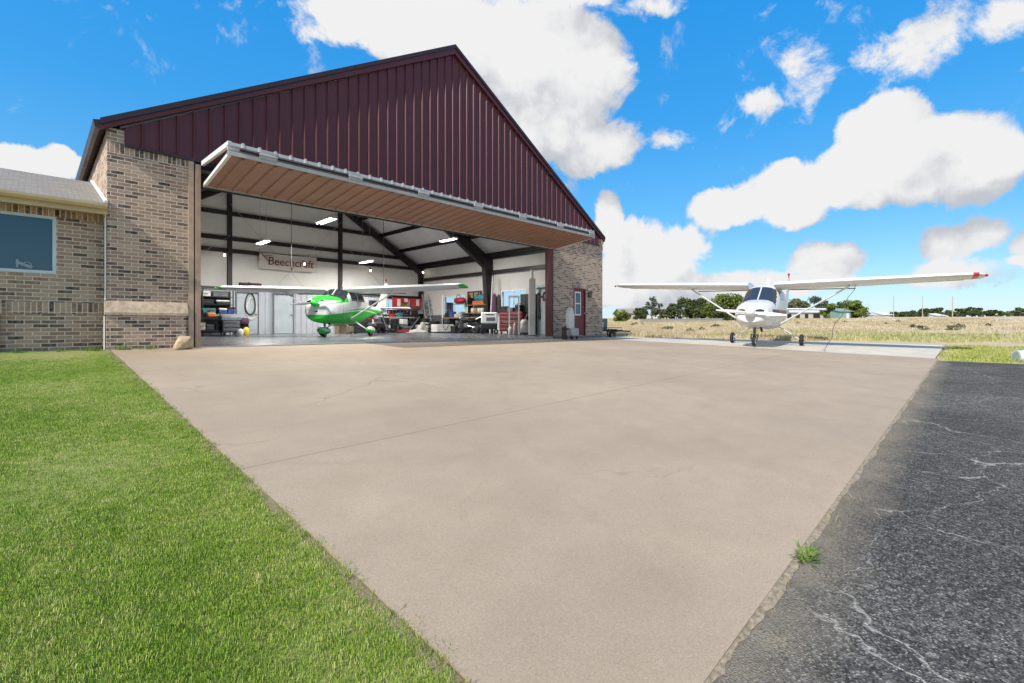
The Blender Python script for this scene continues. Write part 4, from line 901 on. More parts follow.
PG = dict(main=M_gb, accent=M_green, mats=[M_livery], paint=lambda x,y,z: 0, glass=M_dglass, prop=M_wpaint, spin=M_green, tip=(M_green, M_green), lamp=M_green, rim=M_wpaint, fin=M_gb, vent=True, st=STG, nose=.24, wz=-.10)
gpos = pix(341, Z=19.9)
green = aeroplane('green and white high wing aeroplane parked inside the hangar', 'high wing aeroplanes', (gpos.x, gpos.y, 0), (0, 0, math.atan2(-.7003, -.7139)+R(-6)), .985, PG, True, R(93))
# ---------------------------------------------------------------- things in the hangar
def T(name, label, cat, p, rz=0, group=None): return thing(name, label, cat, (p[0], p[1], p[2] if len(p) > 2 else 0), rz, group)
FD = math.degrees(0)
# banner on the back wall
bp = pix(289, 263, Y=26.80)
ban = T('banner', 'pale banner with the maroon word Beechcraft hung on the back wall' if False else 'pale cloth banner with maroon lettering hung high on the back wall', 'banner', (bp.x, 26.80, bp.z-.42))
Wb = (pix(318, Y=26.8).x - pix(261, Y=26.8).x)
b = MB(); nx = 24; vs = []
for i in range(nx+1):
    u = i/nx; x = (u-.5)*Wb; 
    for z in (0, .42, .84): vs.append((x, -.02-.012*math.sin(u*17)*(1-z/.84)-.01*math.sin(u*7), z + .01*math.sin(u*9)))
b.add(vs, [(3*i+k, 3*i+3+k, 3*i+4+k, 3*i+1+k) for i in range(nx) for k in range(2)])
b.build('cloth', mat('banner_cloth', (.44,.41,.375), .8, 0, .05, 2), ban)
M_letter = mat('banner_letter', (.14,.03,.04), .7, 0, .1, 4)
def text_mesh(txt, size, m, parent, loc, rot, name='lettering', ext=.004, shear=0, space=1):
    cu = bpy.data.curves.new('t', 'FONT'); cu.body = txt; cu.size = size; cu.extrude = ext; cu.align_x = 'CENTER'; cu.align_y = 'CENTER'; cu.shear = shear; cu.space_character = space; cu.offset = .004
    o = bpy.data.objects.new('t', cu); COL.objects.link(o); dg = bpy.context.evaluated_depsgraph_get(); me = bpy.data.meshes.new_from_object(o.evaluated_get(dg)); COL.objects.unlink(o); bpy.data.objects.remove(o)
    me.materials.clear(); me.materials.append(m); q = bpy.data.objects.new(name, me); COL.objects.link(q); q.parent = parent; q.location = loc; q.rotation_euler = rot; return q
tx = text_mesh('Beechcraft', .60, M_letter, ban, (.10, -.055, .42), (R(90), 0, 0), shear=.12)
sx = (Wb*.80)/max(.01, tx.dimensions.x); tx.scale = (sx, 1.0, 1)
MB().bar((-Wb*.47, -.05, .80), (-Wb*.33, -.05, .34), .03, .05, (0,1,0)).bar((-Wb*.44, -.05, .66), (-Wb*.30, -.05, .74), .03, .035, (0,1,0)).build('flourish', M_letter, ban)
for s in (-1, 1): MB().tube((s*Wb*.49, -.01, .82), (s*Wb*.50, .0, 1.05), .008, n=5).build('cord', M_black, ban)

# shop lights hung from the roof
M_tube = emit('lamp_tube', (1,.97,.9), 14)
LIGHTS = [(326,221,16.2,'hanging shop light high up nearest the folding door'), (263,242.5,22.5,'hanging shop light above the lettered banner'), (366,262,24.0,'hanging shop light in front of the back right rafter'), (448,240,18.6,'hanging shop light under the right roof slope')]
for i, (px, py, y, lab) in enumerate(LIGHTS):
    p = pix(px, py, Y=y); lt = T('shop_light', lab, 'light', p, 0, 'shop lights hung from the hangar roof')
    MB().prism([(-.16,0),(.16,0),(.09,.08),(-.09,.08)], 'y', -.62, .62).build('housing', M_wpaint, lt)
    for s in (-1, 1): MB().tube((s*.07, -.58, -.012), (s*.07, .58, -.012), .018, n=8).build('tube', M_tube, lt)
    MB().tube((0, -.4, .08), (0, -.4, roof(p.x)-p.z-.2), .006, n=5).tube((0, .4, .08), (0, .4, roof(p.x)-p.z-.2), .006, n=5).build('hanging_rod', M_galv, lt)
    al = bpy.data.lights.new('shop_lamp', 'AREA'); al.shape = 'RECTANGLE'; al.size = .34; al.size_y = 1.2; al.energy = 330; al.color = (1, .96, .9)
    ao = bpy.data.objects.new('shop_lamp', al); COL.objects.link(ao); ao.parent = lt; ao.location = (0, 0, -.05)
M_bulb = emit('bulb', (1,.88,.7), 14)
for px, py, y, lab in ((224.5,255,26.5,'small lit bulb on the back wall at the far left'),(304.5,264,26.0,'small lit bulb shining in front of the banner'),(370.5,270.5,26.5,'small lit bulb on the back wall right of the middle column'),(423,272.5,26.3,'small lit bulb at the back right corner of the hangar')):
    p = pix(px, py, Y=y); lt = T('bulb_lamp', lab, 'lamp', p, 0, 'small bulbs along the back wall')
    MB().blob((0,0,0),.05,.05,.06,10,6,0).build('bulb', M_bulb, lt, smooth=True); MB().lathe([(.03,.06),(.09,.10),(.05,.16),(.02,.17)], n=10).tube((0,0,.17),(0,BY-.13-y,.32),.012,n=5).build('lamp_holder', M_black, lt)
# hanging cables
for px, y, z0, lab in ((291.5,21.5,2.9,'thin cable hanging from the roof right of the banner'),(383.5,22.5,2.5,'thin cable hanging from the roof with a black plug')):
    x = pix(px, Y=y).x; c_ = T('hanging_cable', lab, 'cable', (x, y, z0), 0, 'cables hanging from the roof'); MB().tube((0,0,.1),(0,0,roof(x)-z0-.2),.013,n=6).build('cable', M_grey, c_); MB().rbox(-.04,.04,-.04,.04,-.02,.12,.02).build('plug', M_black, c_)

# --- left cluster: shelves, tool cart
def Pz(px, y): v = pix(px, Y=y); return v.x
bundle_x = pix(249, Y=26.6).x
bu = T('rolled_bundle', 'brown rolled bundle lying on the wall ledge', 'bundle', (bundle_x, 26.6, 2.262)); b = MB()
for k, (dy, dz) in enumerate(((-.13,.1),(.12,.1),(0,.27))): b.tube((-.55+.05*k,dy,dz),(.45+.06*k,dy,dz),.11,n=10)
b.build('rolls', mat('brown_cloth', (.075,.03,.025), .9, 0, .4, 9), bu); MB().torus((0,0,.14),.25,.02,'x').build('strap', M_black, bu)

x0, x1 = Pz(203,25.3), Pz(233.5,25.3)
sh = T('shelving_unit', 'black metal shelving unit full of cases at the left back', 'shelf', ((x0+x1)/2, 25.6)); W2 = (x1-x0)/2
for sx_ in (-1,1):
    for sy in (-1,1): MB().box(sx_*W2-.02, sx_*W2+.02, sy*.25-.02, sy*.25+.02, 0, 2.12).build('post', M_black, sh)
MB().box(-W2, W2, .28, .30, .1, 2.1).build('back_panel', M_black, sh)
for z in (.15, 1.0, 1.42, 1.78): MB().box(-W2+.021, W2-.021, -.27, .27, z, z+.03).build('shelf', M_black, sh)
bx = sh.location.x
def case(name, lab, cat, x, y, z, w, d, h, m, lid=None, handle=True, grp=None):
    o = T(name, lab, cat, (x, y, z+.001), 0, grp); MB().rbox(-w/2, w/2, -d/2, d/2, 0, h*.62, .02).build('body', m, o); MB().rbox(-w/2-.008, w/2+.008, -d/2-.008, d/2+.008, h*.62+.002, h, .02).build('lid', lid or m, o)
    if handle: MB().bar((-.07,-d/2-.03,h*.5),(.07,-d/2-.03,h*.5),.02,.025).box(-.09,-.06,-d/2-.03,-d/2+.002,h*.48,h*.53).box(.06,.09,-d/2-.03,-d/2+.002,h*.48,h*.53).build('handle', M_grey, o)
    return o
M_teal = mat('teal_plastic', (.05,.18,.19), .5); M_blue = mat('blue_plastic', (.05,.09,.32), .45); M_orange = mat('orange_plastic', (.55,.14,.03), .5); M_purple = mat('purple_cloth', (.10,.025,.07), .8); M_yellow = mat('yellow_plastic', (.6,.45,.03), .5); M_offw = mat('offwhite_plastic', (.6,.6,.57), .5, 0, .12)
case('tool_case', 'long grey case on the top shelf of the black shelving', 'case', bx+.1, 25.55, 1.81, .62, .34, .2, M_grey)
case('tool_case', 'pale case on the top shelf beside a long grey case', 'case', bx-.48, 25.55, 1.81, .36, .34, .24, M_offw)
case('tool_case', 'white and black case on the middle shelf of the black shelving', 'case', bx+.2, 25.52, 1.45, .55, .34, .2, M_black, M_offw)
case('tool_case', 'black case on the middle shelf at the left end', 'case', bx-.42, 25.52, 1.45, .5, .34, .22, M_black)
case('tool_case', 'teal case on the lower shelf of the black shelving', 'case', bx-.38, 25.5, 1.03, .55, .34, .22, M_teal)
case('storage_box', 'blue plastic box with a pale lid on the lower shelf', 'box', bx+.2, 25.5, 1.03, .32, .34, .24, M_blue, M_offw)
case('storage_box', 'dark blue box at the right end of the lower shelf', 'box', bx+.55, 25.5, 1.03, .3, .34, .3, M_blue, M_black)
# hose loops on the wainscot
for px, dx, m_, lab, rr, zz in ((250,.0,M_black,'long black hose loop hanging on the pale wall panel',.26,1.55),(251,.03,M_offw,'white hose loop hanging below the black hose',.27,1.30)):
    x = Pz(px, 26.2); h_ = T('hose_loop', lab, 'hose', (x+dx, 26.17 if m_ is M_black else 26.23, zz), 0); b = MB(); pts = []
    for i in range(25):
        a = 2*math.pi*i/24; pts.append((rr*math.sin(a)*(.75+.25*(1-math.cos(a))/2), 0, .55*math.cos(a)))
    b.path(pts, .035, 6); b.build('hose', m_, h_); MB().tube((0,.12,.56),(0,-.04,.58),.02).build('hook', M_galv, h_)
# grill-like rolling tool cart
cx0, cx1 = Pz(220.5,24.3), Pz(238.5,24.3); cw = cx1-cx0
ct = T('tool_cart', 'black rolling tool cart with a silver lid at the left back', 'tool cart', ((cx0+cx1)/2, 24.3)); w2 = cw/2
MB().rbox(-w2, w2, -.3, .3, .14, .70, .02).build('cabinet', M_black, ct)
for z in (.18, .36, .53): MB().rbox(-w2+.03, w2-.03, -.32, -.301, z, z+.14, .008).build('drawer', M_grey, ct); MB().box(-w2+.1, w2-.1, -.335, -.321, z+.1, z+.12).build('handle', M_chrome, ct.children[-1])
MB().prism([(-.31,.703),(.31,.703),(.31,.86),(.1,.98),(-.1,.98),(-.31,.82)], 'x', -w2-.02, w2+.02).build('lid', mat('silver_lid', (.33,.35,.38), .3, .7, .1), ct)
for sx_ in (-1,1):
    for sy in (-1,1): MB().lathe([(.065,-.02),(.07,0),(.065,.02)], (sx_*(w2-.08), sy*.24, .07), 12, 'x').build('caster', M_rubber, ct)
sx0 = Pz(211, 24.4)
wb = T('work_stand', 'dark workbench stand at the left beside a black tool cart', 'workbench', (sx0, 24.6))
MB().box(-.6,.55,-.28,.28,.78,.83).build('bench_top', M_black, wb)
for sx_ in (-.55,.5):
    for sy in (-.24,.24): MB().box(sx_-.025,sx_+.025,sy-.025,sy+.025,0,.779).build('leg', M_grey, wb)
MB().box(-.55,.5,-.24,.24,.22,.25).build('lower_shelf', M_black, wb)
cs = T('chainsaw', 'orange red power saw on the left workbench', 'saw', (Pz(212,24.5), 24.5, .832)); MB().rbox(-.2,.14,-.1,.1,.0,.2,.04).build('body', M_orange, cs); MB().bar((.12,0,.09),(.55,0,.09),.012,.07).build('guide_bar', M_chrome, cs); MB().path([(-.15,0,.2),(-.1,0,.29),(.05,0,.29),(.1,0,.19)],.015).build('handle', M_black, cs)
for k, (dx, w_, h_, m_, lab) in enumerate(((-.35,.3,.34,M_offw,'pale machine housing on the shelf under the left workbench'),(.0,.3,.25,M_grey,'grey box on the shelf under the left workbench'),(.3,.22,.4,M_black,'black canister box on the shelf under the left workbench'))): case('storage_box', lab, 'box', sx0+dx, 24.6, .252, w_, .3, h_, m_)
pb_ = T('waste_bin', 'small dark bin with a purple bag on top by the tool cart', 'bin', (Pz(244,24.8), 24.8)); MB().lathe([(.17,0),(.21,.45),(.22,.46),(.20,.46),(.18,.3)], n=14).build('bin_body', M_black, pb_)
MB().blob((0,0,.60),.22,.2,.2,12,7,.16).build('bag', mat('dark_purple', (.05,.018,.04), .85), pb_, smooth=True)
for px, y, m_, h_, lab in ((246,24.0,M_yellow,.42,'yellow jug on the floor right of the black tool cart'),(240.5,23.9,M_offw,.34,'white jug on the floor beside a yellow jug')):
    j = T('jug', lab, 'jug', (Pz(px,y), y), 0, 'plastic jugs on the hangar floor'); MB().lathe([(.11,0),(.125,.03),(.125,h_*.62),(.09,h_*.8),(.04,h_*.88),(.04,h_*.92)], n=12).build('body', m_, j, smooth=50); MB().lathe([(.05,h_*.921),(.05,h_)], n=10).build('cap', M_black, j); MB().path([(.09,0,h_*.75),(.15,0,h_*.7),(.15,0,h_*.5),(.12,0,h_*.4)],.018).build('handle', m_, j)

# --- back right: benches, red cabinets, boards
def bench(lab, xa, xb, y, top, h=.9, d=.6, m_=M_grey):
    o = T('workbench', lab, 'workbench', ((xa+xb)/2, y)); w2 = (xb-xa)/2
    MB().rbox(-w2, w2, -d/2, d/2, h-.05, h, .01).build('bench_top', top, o)
    for sx_ in (-1,1):
        for sy in (-1,1): MB().box(sx_*(w2-.06)-.03, sx_*(w2-.06)+.03, sy*(d/2-.06)-.03, sy*(d/2-.06)+.03, 0, h-.051).build('leg', m_, o)
    MB().box(-w2+.05, w2-.05, -d/2+.05, d/2-.05, .2, .23).build('lower_shelf', m_, o)
    return o
by = 25.6
bench('long grey topped workbench under the back wall window', Pz(376,by), Pz(412,by), by, M_galv, .95, .7, M_black)
for px, w_, h_, m_, lab in ((380,.5,.4,M_black,'black crate under the left end of the long workbench'),(388,.45,.5,M_grey,'grey tool box under the middle of the long workbench'),(397,.5,.36,M_black,'low black case under the long workbench'),(406,.4,.45,M_grey,'small grey case under the right end of the long workbench')):
    case('storage_box', lab, 'box', Pz(px,by), by, .232, w_, .4, h_, m_)
for px, w_, h_, m_, lab in ((400,.3,.26,M_teal,'small teal box on the long workbench'),(405,.28,.34,M_black,'black box on the long workbench'),(392,.26,.2,M_red,'small red box on the long workbench')): case('storage_box', lab, 'box', Pz(px,by), by+.05, .951, w_, .3, h_, m_)
# red wall cabinets
for i, (pa_, pb2, za, zb_, lab) in enumerate(((394,401.5,1.45,2.18,'red wall cabinet with a white sheet on its door'),(402,408,1.85,2.18,'small red wall cabinet beside a yellow poster'),(412,421,1.55,2.18,'red wall cabinet with a long white notice'))):
    xa, xb = Pz(pa_,26.1), Pz(pb2,26.1); o = T('wall_cabinet', lab, 'cabinet', ((xa+xb)/2, 26.17, za), 0, 'red cabinets on the back wall'); w2 = (xb-xa)/2; h = zb_-za
    MB().box(-w2,w2,-.17,.155,0,h).build('body', M_red, o); MB().rbox(-w2+.02,w2-.02,-.19,-.171,.02,h-.02,.006).build('door', M_red, o); MB().box(-.12,.12,-.196,-.191,h*.25,h*.9).build('notice', M_offw, o); MB().box(w2-.08,w2-.05,-.21,-.191,h*.4,h*.55).build('handle', M_chrome, o)
# pinboards / posters
for px, y, w_, z0, h_, m_, lab in ((405.5,26.22,.32,1.5,.6,M_yellow,'yellow poster on the back wall between red cabinets'),(422,26.22,.5,1.2,.9,M_bluegrey,'pale blue grey board leaning at the back wall')):
    o = T('wall_poster', lab, 'poster', (Pz(px,y), y, z0)); MB().box(-w_/2,w_/2,.06,.08,0,h_).build('sheet', m_, o); MB().box(-w_/2-.02,w_/2+.02,.04,.06,h_,h_+.03).build('top_rail', M_grey, o)
# ladders and boards leaning
def ladder(lab, x, y, h, w_, m_):
    o = T('ladder', lab, 'ladder', (x, y), 0, 'ladders leaning at the back wall')
    for s in (-1,1): MB().bar((s*w_/2,-.35,0),(s*w_/2,.28,h),.035,.07).build('rail', m_, o)
    b = MB(); k = 1
    while k*.3 < h-.1: f_ = k*.3/h; b.tube((-w_/2,-.35+.63*f_,k*.3),(w_/2,-.35+.63*f_,k*.3),.018,n=6); k += 1
    b.build('rungs', m_, o)
ladder('pale aluminium ladder leaning left of brown planks', Pz(427,25.9), 25.9, 2.5, .4, M_galv); ladder('blue grey ladder leaning beside the brown planks', Pz(432,25.7), 25.7, 2.4, .38, M_bluegrey)
for i, (px, w_, h_, m_, lab) in enumerate(((437,.22,2.55,M_wood,'wide brown plank leaning at the back wall'),(440,.14,2.35,mat('dark_wood',(.16,.09,.05),.7),'narrow dark plank leaning beside a wide brown plank'),(435,.08,2.1,M_cream,'narrow pale plank leaning left of the brown planks'))):
    o = tag(MB().bar((0,-.4,0),(0,.26,h_),w_,.04,(0,1,0)).build('plank', m_), lab, 'plank', 'planks leaning at the back wall'); o.location = (Pz(px,25.9), 25.9-.05*i, .0)
po_ = T('white_pole', 'white upright pole standing in front of the ladders', 'pole', (Pz(442.5,24.0), 24.0)); MB().tube((0,0,.03),(0,0,2.35),.045,n=10).build('shaft', M_wpaint, po_); MB().lathe([(.22,0),(.22,.02),(.06,.05)],n=14).build('base', M_grey, po_)
# draped cloths and low white box
M_tarp = mat('tarp_grey', (.42,.41,.38), .8, 0, .25, 5)
def drape(name, lab, cat, x, y, w_, d, h, m_):
    o = T(name, lab, cat, (x, y)); b = MB(); n = 14
    vs = [];
    for j in range(n+1):
        for i in range(n+1):
            u, v = i/n*2-1, j/n*2-1; r = max(abs(u),abs(v)); z = h*(1-r**3)*(.8+.25*math.sin(u*4+1)*math.cos(v*3)) + .02 + .03*rnd(); vs.append((u*w_/2, v*d/2, max(.01,z)))
    b.add(vs, [(j*(n+1)+i,j*(n+1)+i+1,(j+1)*(n+1)+i+1,(j+1)*(n+1)+i) for j in range(n) for i in range(n)]); b.build('cloth', m_, o, smooth=60); return o
drape('tarpaulin', 'pale crumpled tarpaulin on the hangar floor', 'tarpaulin', Pz(416,23.0), 23.0, 1.3, .7, .2, M_tarp)
drape('tarpaulin', 'small pale peaked cloth heap behind a crumpled tarpaulin', 'tarpaulin', Pz(422,23.9), 23.9, .55, .5, .6, M_tarp)
wbx = T('white_crate', 'low wide white crate with a dark V mark on the hangar floor', 'crate', (Pz(442.5,22.2), 22.2)); MB().rbox(-.62,.62,-.3,.3,.05,.5,.03).build('body', M_offw, wbx); MB().bar((-.25,-.304,.48),(-.02,-.304,.16),.012,.05,(0,1,0)).bar((.25,-.304,.48),(-.02,-.304,.16),.012,.05,(0,1,0)).build('marking', M_black, wbx); MB().box(-.58,.58,-.28,.28,0,.049).build('skid', M_black, wbx)
# dark bits between
def roller(lab, x, y, rz=0):
    o = T('shop_stool', lab, 'stool', (x, y), rz, 'rolling shop stools'); MB().lathe([(.17,.44),(.19,.46),(.19,.5),(.15,.52)],n=16).build('seat', M_black, o, smooth=40); MB().tube((0,0,.12),(0,0,.44),.03).build('post', M_chrome, o)
    for k in range(5):
        a = k*1.2566; MB().bar((0,0,.12),(.24*math.cos(a),.24*math.sin(a),.07),.03,.03).lathe([(.035,-.015),(.035,.015)],(.24*math.cos(a),.24*math.sin(a),.036),8,'x').build('leg', M_black, o)
roller('black rolling stool behind the green nose wheel', Pz(352,22.6), 22.6); roller('black rolling stool before the long workbench', Pz(398,24.4), 24.4, .5); roller('black rolling stool left of the low white crate', Pz(428,22.9), 22.9, .9)
mw = T('push_mower', 'dark push mower under the right wing of the green aeroplane', 'mower', (Pz(386,23.6), 23.6), .6)
MB().rbox(-.4,.4,-.27,.27,.12,.26,.05).build('deck', M_black, mw); MB().lathe([(.14,.26),(.16,.34),(.13,.46),(.04,.48)],n=14).build('engine', M_grey, mw, smooth=40)
for sx_ in (-.33,.33):
    for sy in (-.31,.31): MB().torus((sx_,sy,.12),.085,.035,'y',16,6).build('wheel', M_rubber, mw)
MB().path([(-.35,-.22,.22),(-.95,-.22,.95),(-.95,.22,.95),(-.35,.22,.22)],.016).build('handle', M_offw, mw)
bx2 = T('cardboard_box', 'tan open box on the floor behind the green aeroplane wheels', 'box', (Pz(344,24.5), 24.5)); MB().box(-.4,.4,-.3,.3,0,.42).build('body', mat('cardboard',(.36,.27,.18),.85), bx2); MB().bar((-.4,-.3,.42),(-.4,-.5,.53),.8,.01,(0,0,1)).build('flap', mat('cardboard',(.36,.27,.18),.85), bx2)

# drums, tyres and dark boxes crowding the floor before the back wall
for px, y, m_, lab in ((384,24.9,M_black,'black drum left of the long workbench'),(424.5,25.3,M_black,'black drum behind the pale cloth heap'),(448,24.6,mat('dark_blue_paint',(.02,.03,.08),.4),'dark blue drum before the far right corner')):
    o = T('oil_drum', lab, 'drum', (Pz(px,y), y), 0, 'drums on the hangar floor'); MB().lathe([(.27,0),(.285,.01),(.285,.28),(.30,.29),(.285,.30),(.285,.57),(.30,.58),(.285,.59),(.285,.86),(.27,.88),(.26,.86)],n=20).build('drum_body', m_, o, smooth=30); MB().lathe([(.04,.861),(.04,.89)],(.15,0,0),10).build('bung', M_chrome, o)
for k in range(4):
    o = tag(MB().torus((0,0,0), .24, .09, 'z', 22, 8).build('tyre', M_rubber, smooth=True), ['bottom tyre of the stack between the ladders and the white crate','second tyre from the floor in the tyre stack','third tyre from the floor in the tyre stack','top tyre of the stack between the ladders and the white crate'][k], 'tyre', 'stacked tyres'); o.location = (Pz(434,23.9)+.02*k, 23.9, .09+.181*k)
for k, (px, y, w_, d_, h_, m_, lab) in enumerate(((357,25.6,.9,.5,.7,M_black,'wide black chest behind the green aeroplane wheel'),(366,25.8,.6,.5,.95,M_black,'tall black chest behind the right green wheel'),(374,25.4,.6,.5,.6,M_grey,'dark grey chest left of a black drum'),(418,25.7,.7,.5,.85,M_black,'black chest right of the long workbench'),(455,23.4,.7,.5,.55,M_black,'low black chest right of the white crate'),(456,21.4,.5,.4,.4,M_black,'small black chest before the motorcycle'))):
    case('storage_chest', lab, 'trunk', Pz(px,y), y, 0, w_, d_, h_, m_, grp='dark chests on the hangar floor')
o = T('pegboard', 'dark pegboard with hung tools above the long workbench', 'pegboard', (Pz(400,26.25), 26.25, 1.0)); MB().box(-.9,1.5,.04,.07,0,.42).build('board', M_black, o)
for k in range(9): MB().bar((-.8+k*.27,.02,.36),(-.8+k*.27,.02,.12+.1*(k%3)),.05,.03,(0,1,0)).build('hung_tool', (M_galv,M_red,M_offw)[k%3], o)
for k in range(7):
    o = T('paint_can', 'small round paint can in the row along the back of the long workbench', 'paint can', (Pz(378,by)+.16+k*.21, by+.24, .951), 0, 'row of paint cans on the long workbench'); m_ = (M_red,M_black,M_offw,M_blue)[k%4]
    MB().lathe([(.075,0),(.08,.01),(.08,.19),(.075,.2)],n=14).build('can_body', M_galv, o); MB().lathe([(.082,.04),(.0825,.05),(.0825,.15),(.082,.16)],n=14).build('can_label', M_black, o)
o = T('air_compressor', 'dark air compressor on two wheels left of the push mower', 'compressor', (Pz(379,23.4), 23.4), .4); MB().lathe([(.05,-.5),(.17,-.44),(.2,-.3),(.2,.3),(.17,.44),(.05,.5)],(0,0,.38),18,'x').build('tank', M_black, o, smooth=50); MB().rbox(-.3,.02,-.14,.14,.59,.86,.03).build('motor', M_grey, o); MB().rbox(.06,.3,-.12,.12,.59,.92,.02).build('pump', M_black, o)
for s in (-.24,.24): MB().torus((-.32,s,.14),.10,.04,'y',16,6).build('wheel', M_rubber, o)
MB().path([(-.4,-.16,.6),(-.72,-.16,.8),(-.72,.16,.8),(-.4,.16,.6)],.016).build('handle', M_red, o); MB().box(.3,.36,-.1,.1,0,.3).build('foot', M_grey, o)
o = T('floor_jack', 'low red floor jack on the floor before the long workbench', 'jack', (Pz(403,23.2), 23.2), -.5); MB().bar((-.35,-.12,.1),(.35,-.12,.14),.03,.1).bar((-.35,.12,.1),(.35,.12,.14),.03,.1).bar((-.3,0,.14),(.3,0,.2),.14,.06).build('frame', M_red, o); MB().tube((.35,0,.15),(.95,0,.95),.018).build('handle', M_grey, o); MB().lathe([(.06,.2),(.08,.24),(.08,.26)],(-.28,0,0),12).build('saddle', M_black, o)
for sx_ in (-.3,.3):
    for q in (-.16,.16): MB().lathe([(.06,-.02),(.06,.02)],(sx_,q,.061),12,'y').build('caster', M_black, o)
for px, y, w_, h_, m_, lab in ((393,26.1,.75,1.95,M_black,'tall black cabinet at the back wall left of the window'),(447,26.0,.8,2.0,mat('navy_cabinet',(.02,.03,.06),.4),'tall dark navy cabinet in the back right corner')):
    o = T('tall_cabinet', lab, 'cabinet', (Pz(px if px > 400 else 375.5, y), y)); MB().box(-w_/2,w_/2,-.2,.12,.05,h_).build('body', m_, o)
    for s in (-1,1): d_ = MB().rbox(min(0.006*s,s*(w_/2-.01)),max(0.006*s,s*(w_/2-.01)),-.222,-.201,.08,h_-.03,.006).build('door', m_, o); MB().box(s*.05-.012,s*.05+.012,-.245,-.223,h_*.5,h_*.6).build('handle', M_chrome, d_)
    MB().box(-w_/2+.02,w_/2-.02,-.18,.1,0,.049).build('plinth', M_black, o)
# --- right wall
random.seed(5)
for k in range(16):
    px_ = 377+k*4.4+U(-1,1); y_ = U(24.3, 25.1); case('storage_tote', 'dark lidded tote in the cluttered row on the floor before the back wall', 'tote', Pz(px_, y_), y_, 0, U(.3,.5), .36, U(.3,.85), random.choice((M_black, M_grey, M_black, mat('navy_cabinet',(.02,.03,.06),.4))), random.choice((None, None, M_grey, M_offw)), True, 'row of dark totes before the back wall')
rx = 18.25
for k in range(9):
    p_ = pix(448+k*4.0, X=17.55); case('storage_tote', 'dark lidded tote on the floor in front of the right wall workbench', 'tote', p_.x, p_.y, 0, .36, U(.34,.5), U(.3,.7), random.choice((M_black, M_grey, M_black)), random.choice((None, M_grey, M_black)), True, 'row of dark totes before the right workbench')
def RY(px, x=rx): return pix(px, X=x).y
# bench with vices and shelves along the right wall, behind the mid column
ya, yb = RY(481), RY(446)
rb = T('workbench', 'long dark workbench along the right wall under the far window', 'workbench', (rx, (ya+yb)/2)); L2 = (yb-ya)/2
MB().rbox(-.35,.3,-L2,L2,.86,.92,.01).build('bench_top', M_wood, rb)
for s in (-1,0,1): 
    for q in (-.3,.25): MB().box(q-.03,q+.03,s*(L2-.1)-.03,s*(L2-.1)+.03,0,.859).build('leg', M_black, rb)
MB().box(-.3,.25,-L2+.05,L2-.05,.2,.23).build('lower_shelf', M_black, rb)
for k, (px, w_, h_, m_, lab) in enumerate(((450,.4,.28,M_black,'black box on the right wall workbench under the far window'),(454,.3,.36,M_blue,'blue box on the right wall workbench'),(459,.34,.2,M_offw,'white box in the middle of the right wall workbench'),(463,.25,.34,M_bluegrey,'blue grey box on the right wall workbench'),(468,.3,.24,M_black,'small black box near the near end of the right wall workbench'))):
    case('storage_box', lab, 'box', rx-.1, RY(px), .921, .34, w_, h_, m_)
for k, (px, w_, h_, m_, lab) in enumerate(((452,.5,.4,M_black,'black bin on the lower shelf at the far end of the right workbench'),(461,.5,.5,M_grey,'grey bin on the lower shelf in the middle of the right workbench'),(470,.5,.44,M_black,'black bin on the lower shelf at the near end of the right workbench'))): case('storage_box', lab, 'box', rx-.05, RY(px), .232, .4, w_, h_, m_)
# wall shelf with coloured boxes (px 470-486)
ya, yb = RY(486), RY(468); ws = T('wall_shelf', 'two tier wall shelf with coloured boxes left of the steel column', 'shelf', (rx+.18, (ya+yb)/2, 1.15)); L2 = (yb-ya)/2
for z in (0, .48): MB().box(-.2,.2,-L2,L2,z,z+.03).build('shelf', M_wood, ws)
for s in (-1,1): MB().box(-.2,.2,s*(L2-.02)-.012,s*(L2-.02)+.012,-.1,.95).build('bracket', M_black, ws)
def yc(px): return RY(px, rx+.15)
case('storage_box', 'orange drawer box on the upper tier of the right wall shelf', 'box', rx+.15, yc(479.5), 1.661, .3, .95, .22, M_orange, None, False)
o = T('folded_cover', 'teal crumpled cover on top of the orange drawer box', 'cover', (rx+.13, yc(481), 1.885)); MB().blob((0,0,.16),.18,.55,.2,14,8,.14).build('cloth', mat('teal_cloth',(.03,.2,.24),.8), o, smooth=True); MB().torus((0,.1,.16),.2,.014,'y',16,5).build('strap', M_black, o)
o = T('duffel_bag', 'red duffel bag on the wall above the right workbench', 'bag', (rx+.1, RY(458.5), 1.78)); MB().rbox(-.16,.16,-.46,.46,0,.36,.09).build('body', M_red, o, smooth=50); MB().path([(-.1,-.2,.36),(-.12,-.1,.52),(-.12,.1,.52),(-.1,.2,.36)],.02).build('handle', M_black, o); MB().box(-.12,.24,-.45,.45,-.05,-.02).build('bracket', M_black, o)
for k, px in enumerate((473.5,476.5,480,483)):
    lab = ['white jar at the far end of the lower tier of the wall shelf','brown jar next to the far white jar on the wall shelf','white jar in the middle of the lower tier of the wall shelf','white jar nearest the steel column on the wall shelf'][k]
    o = T('jar', lab, 'jar', (rx+.1, yc(px), 1.181), 0, 'jars on the right wall shelf'); MB().lathe([(.1,0),(.12,.02),(.12,.24),(.09,.28)],n=12).build('body', M_wood if k == 1 else M_offw, o, smooth=50); MB().lathe([(.095,.281),(.095,.33)],n=12).build('lid', M_black if k else M_red, o)
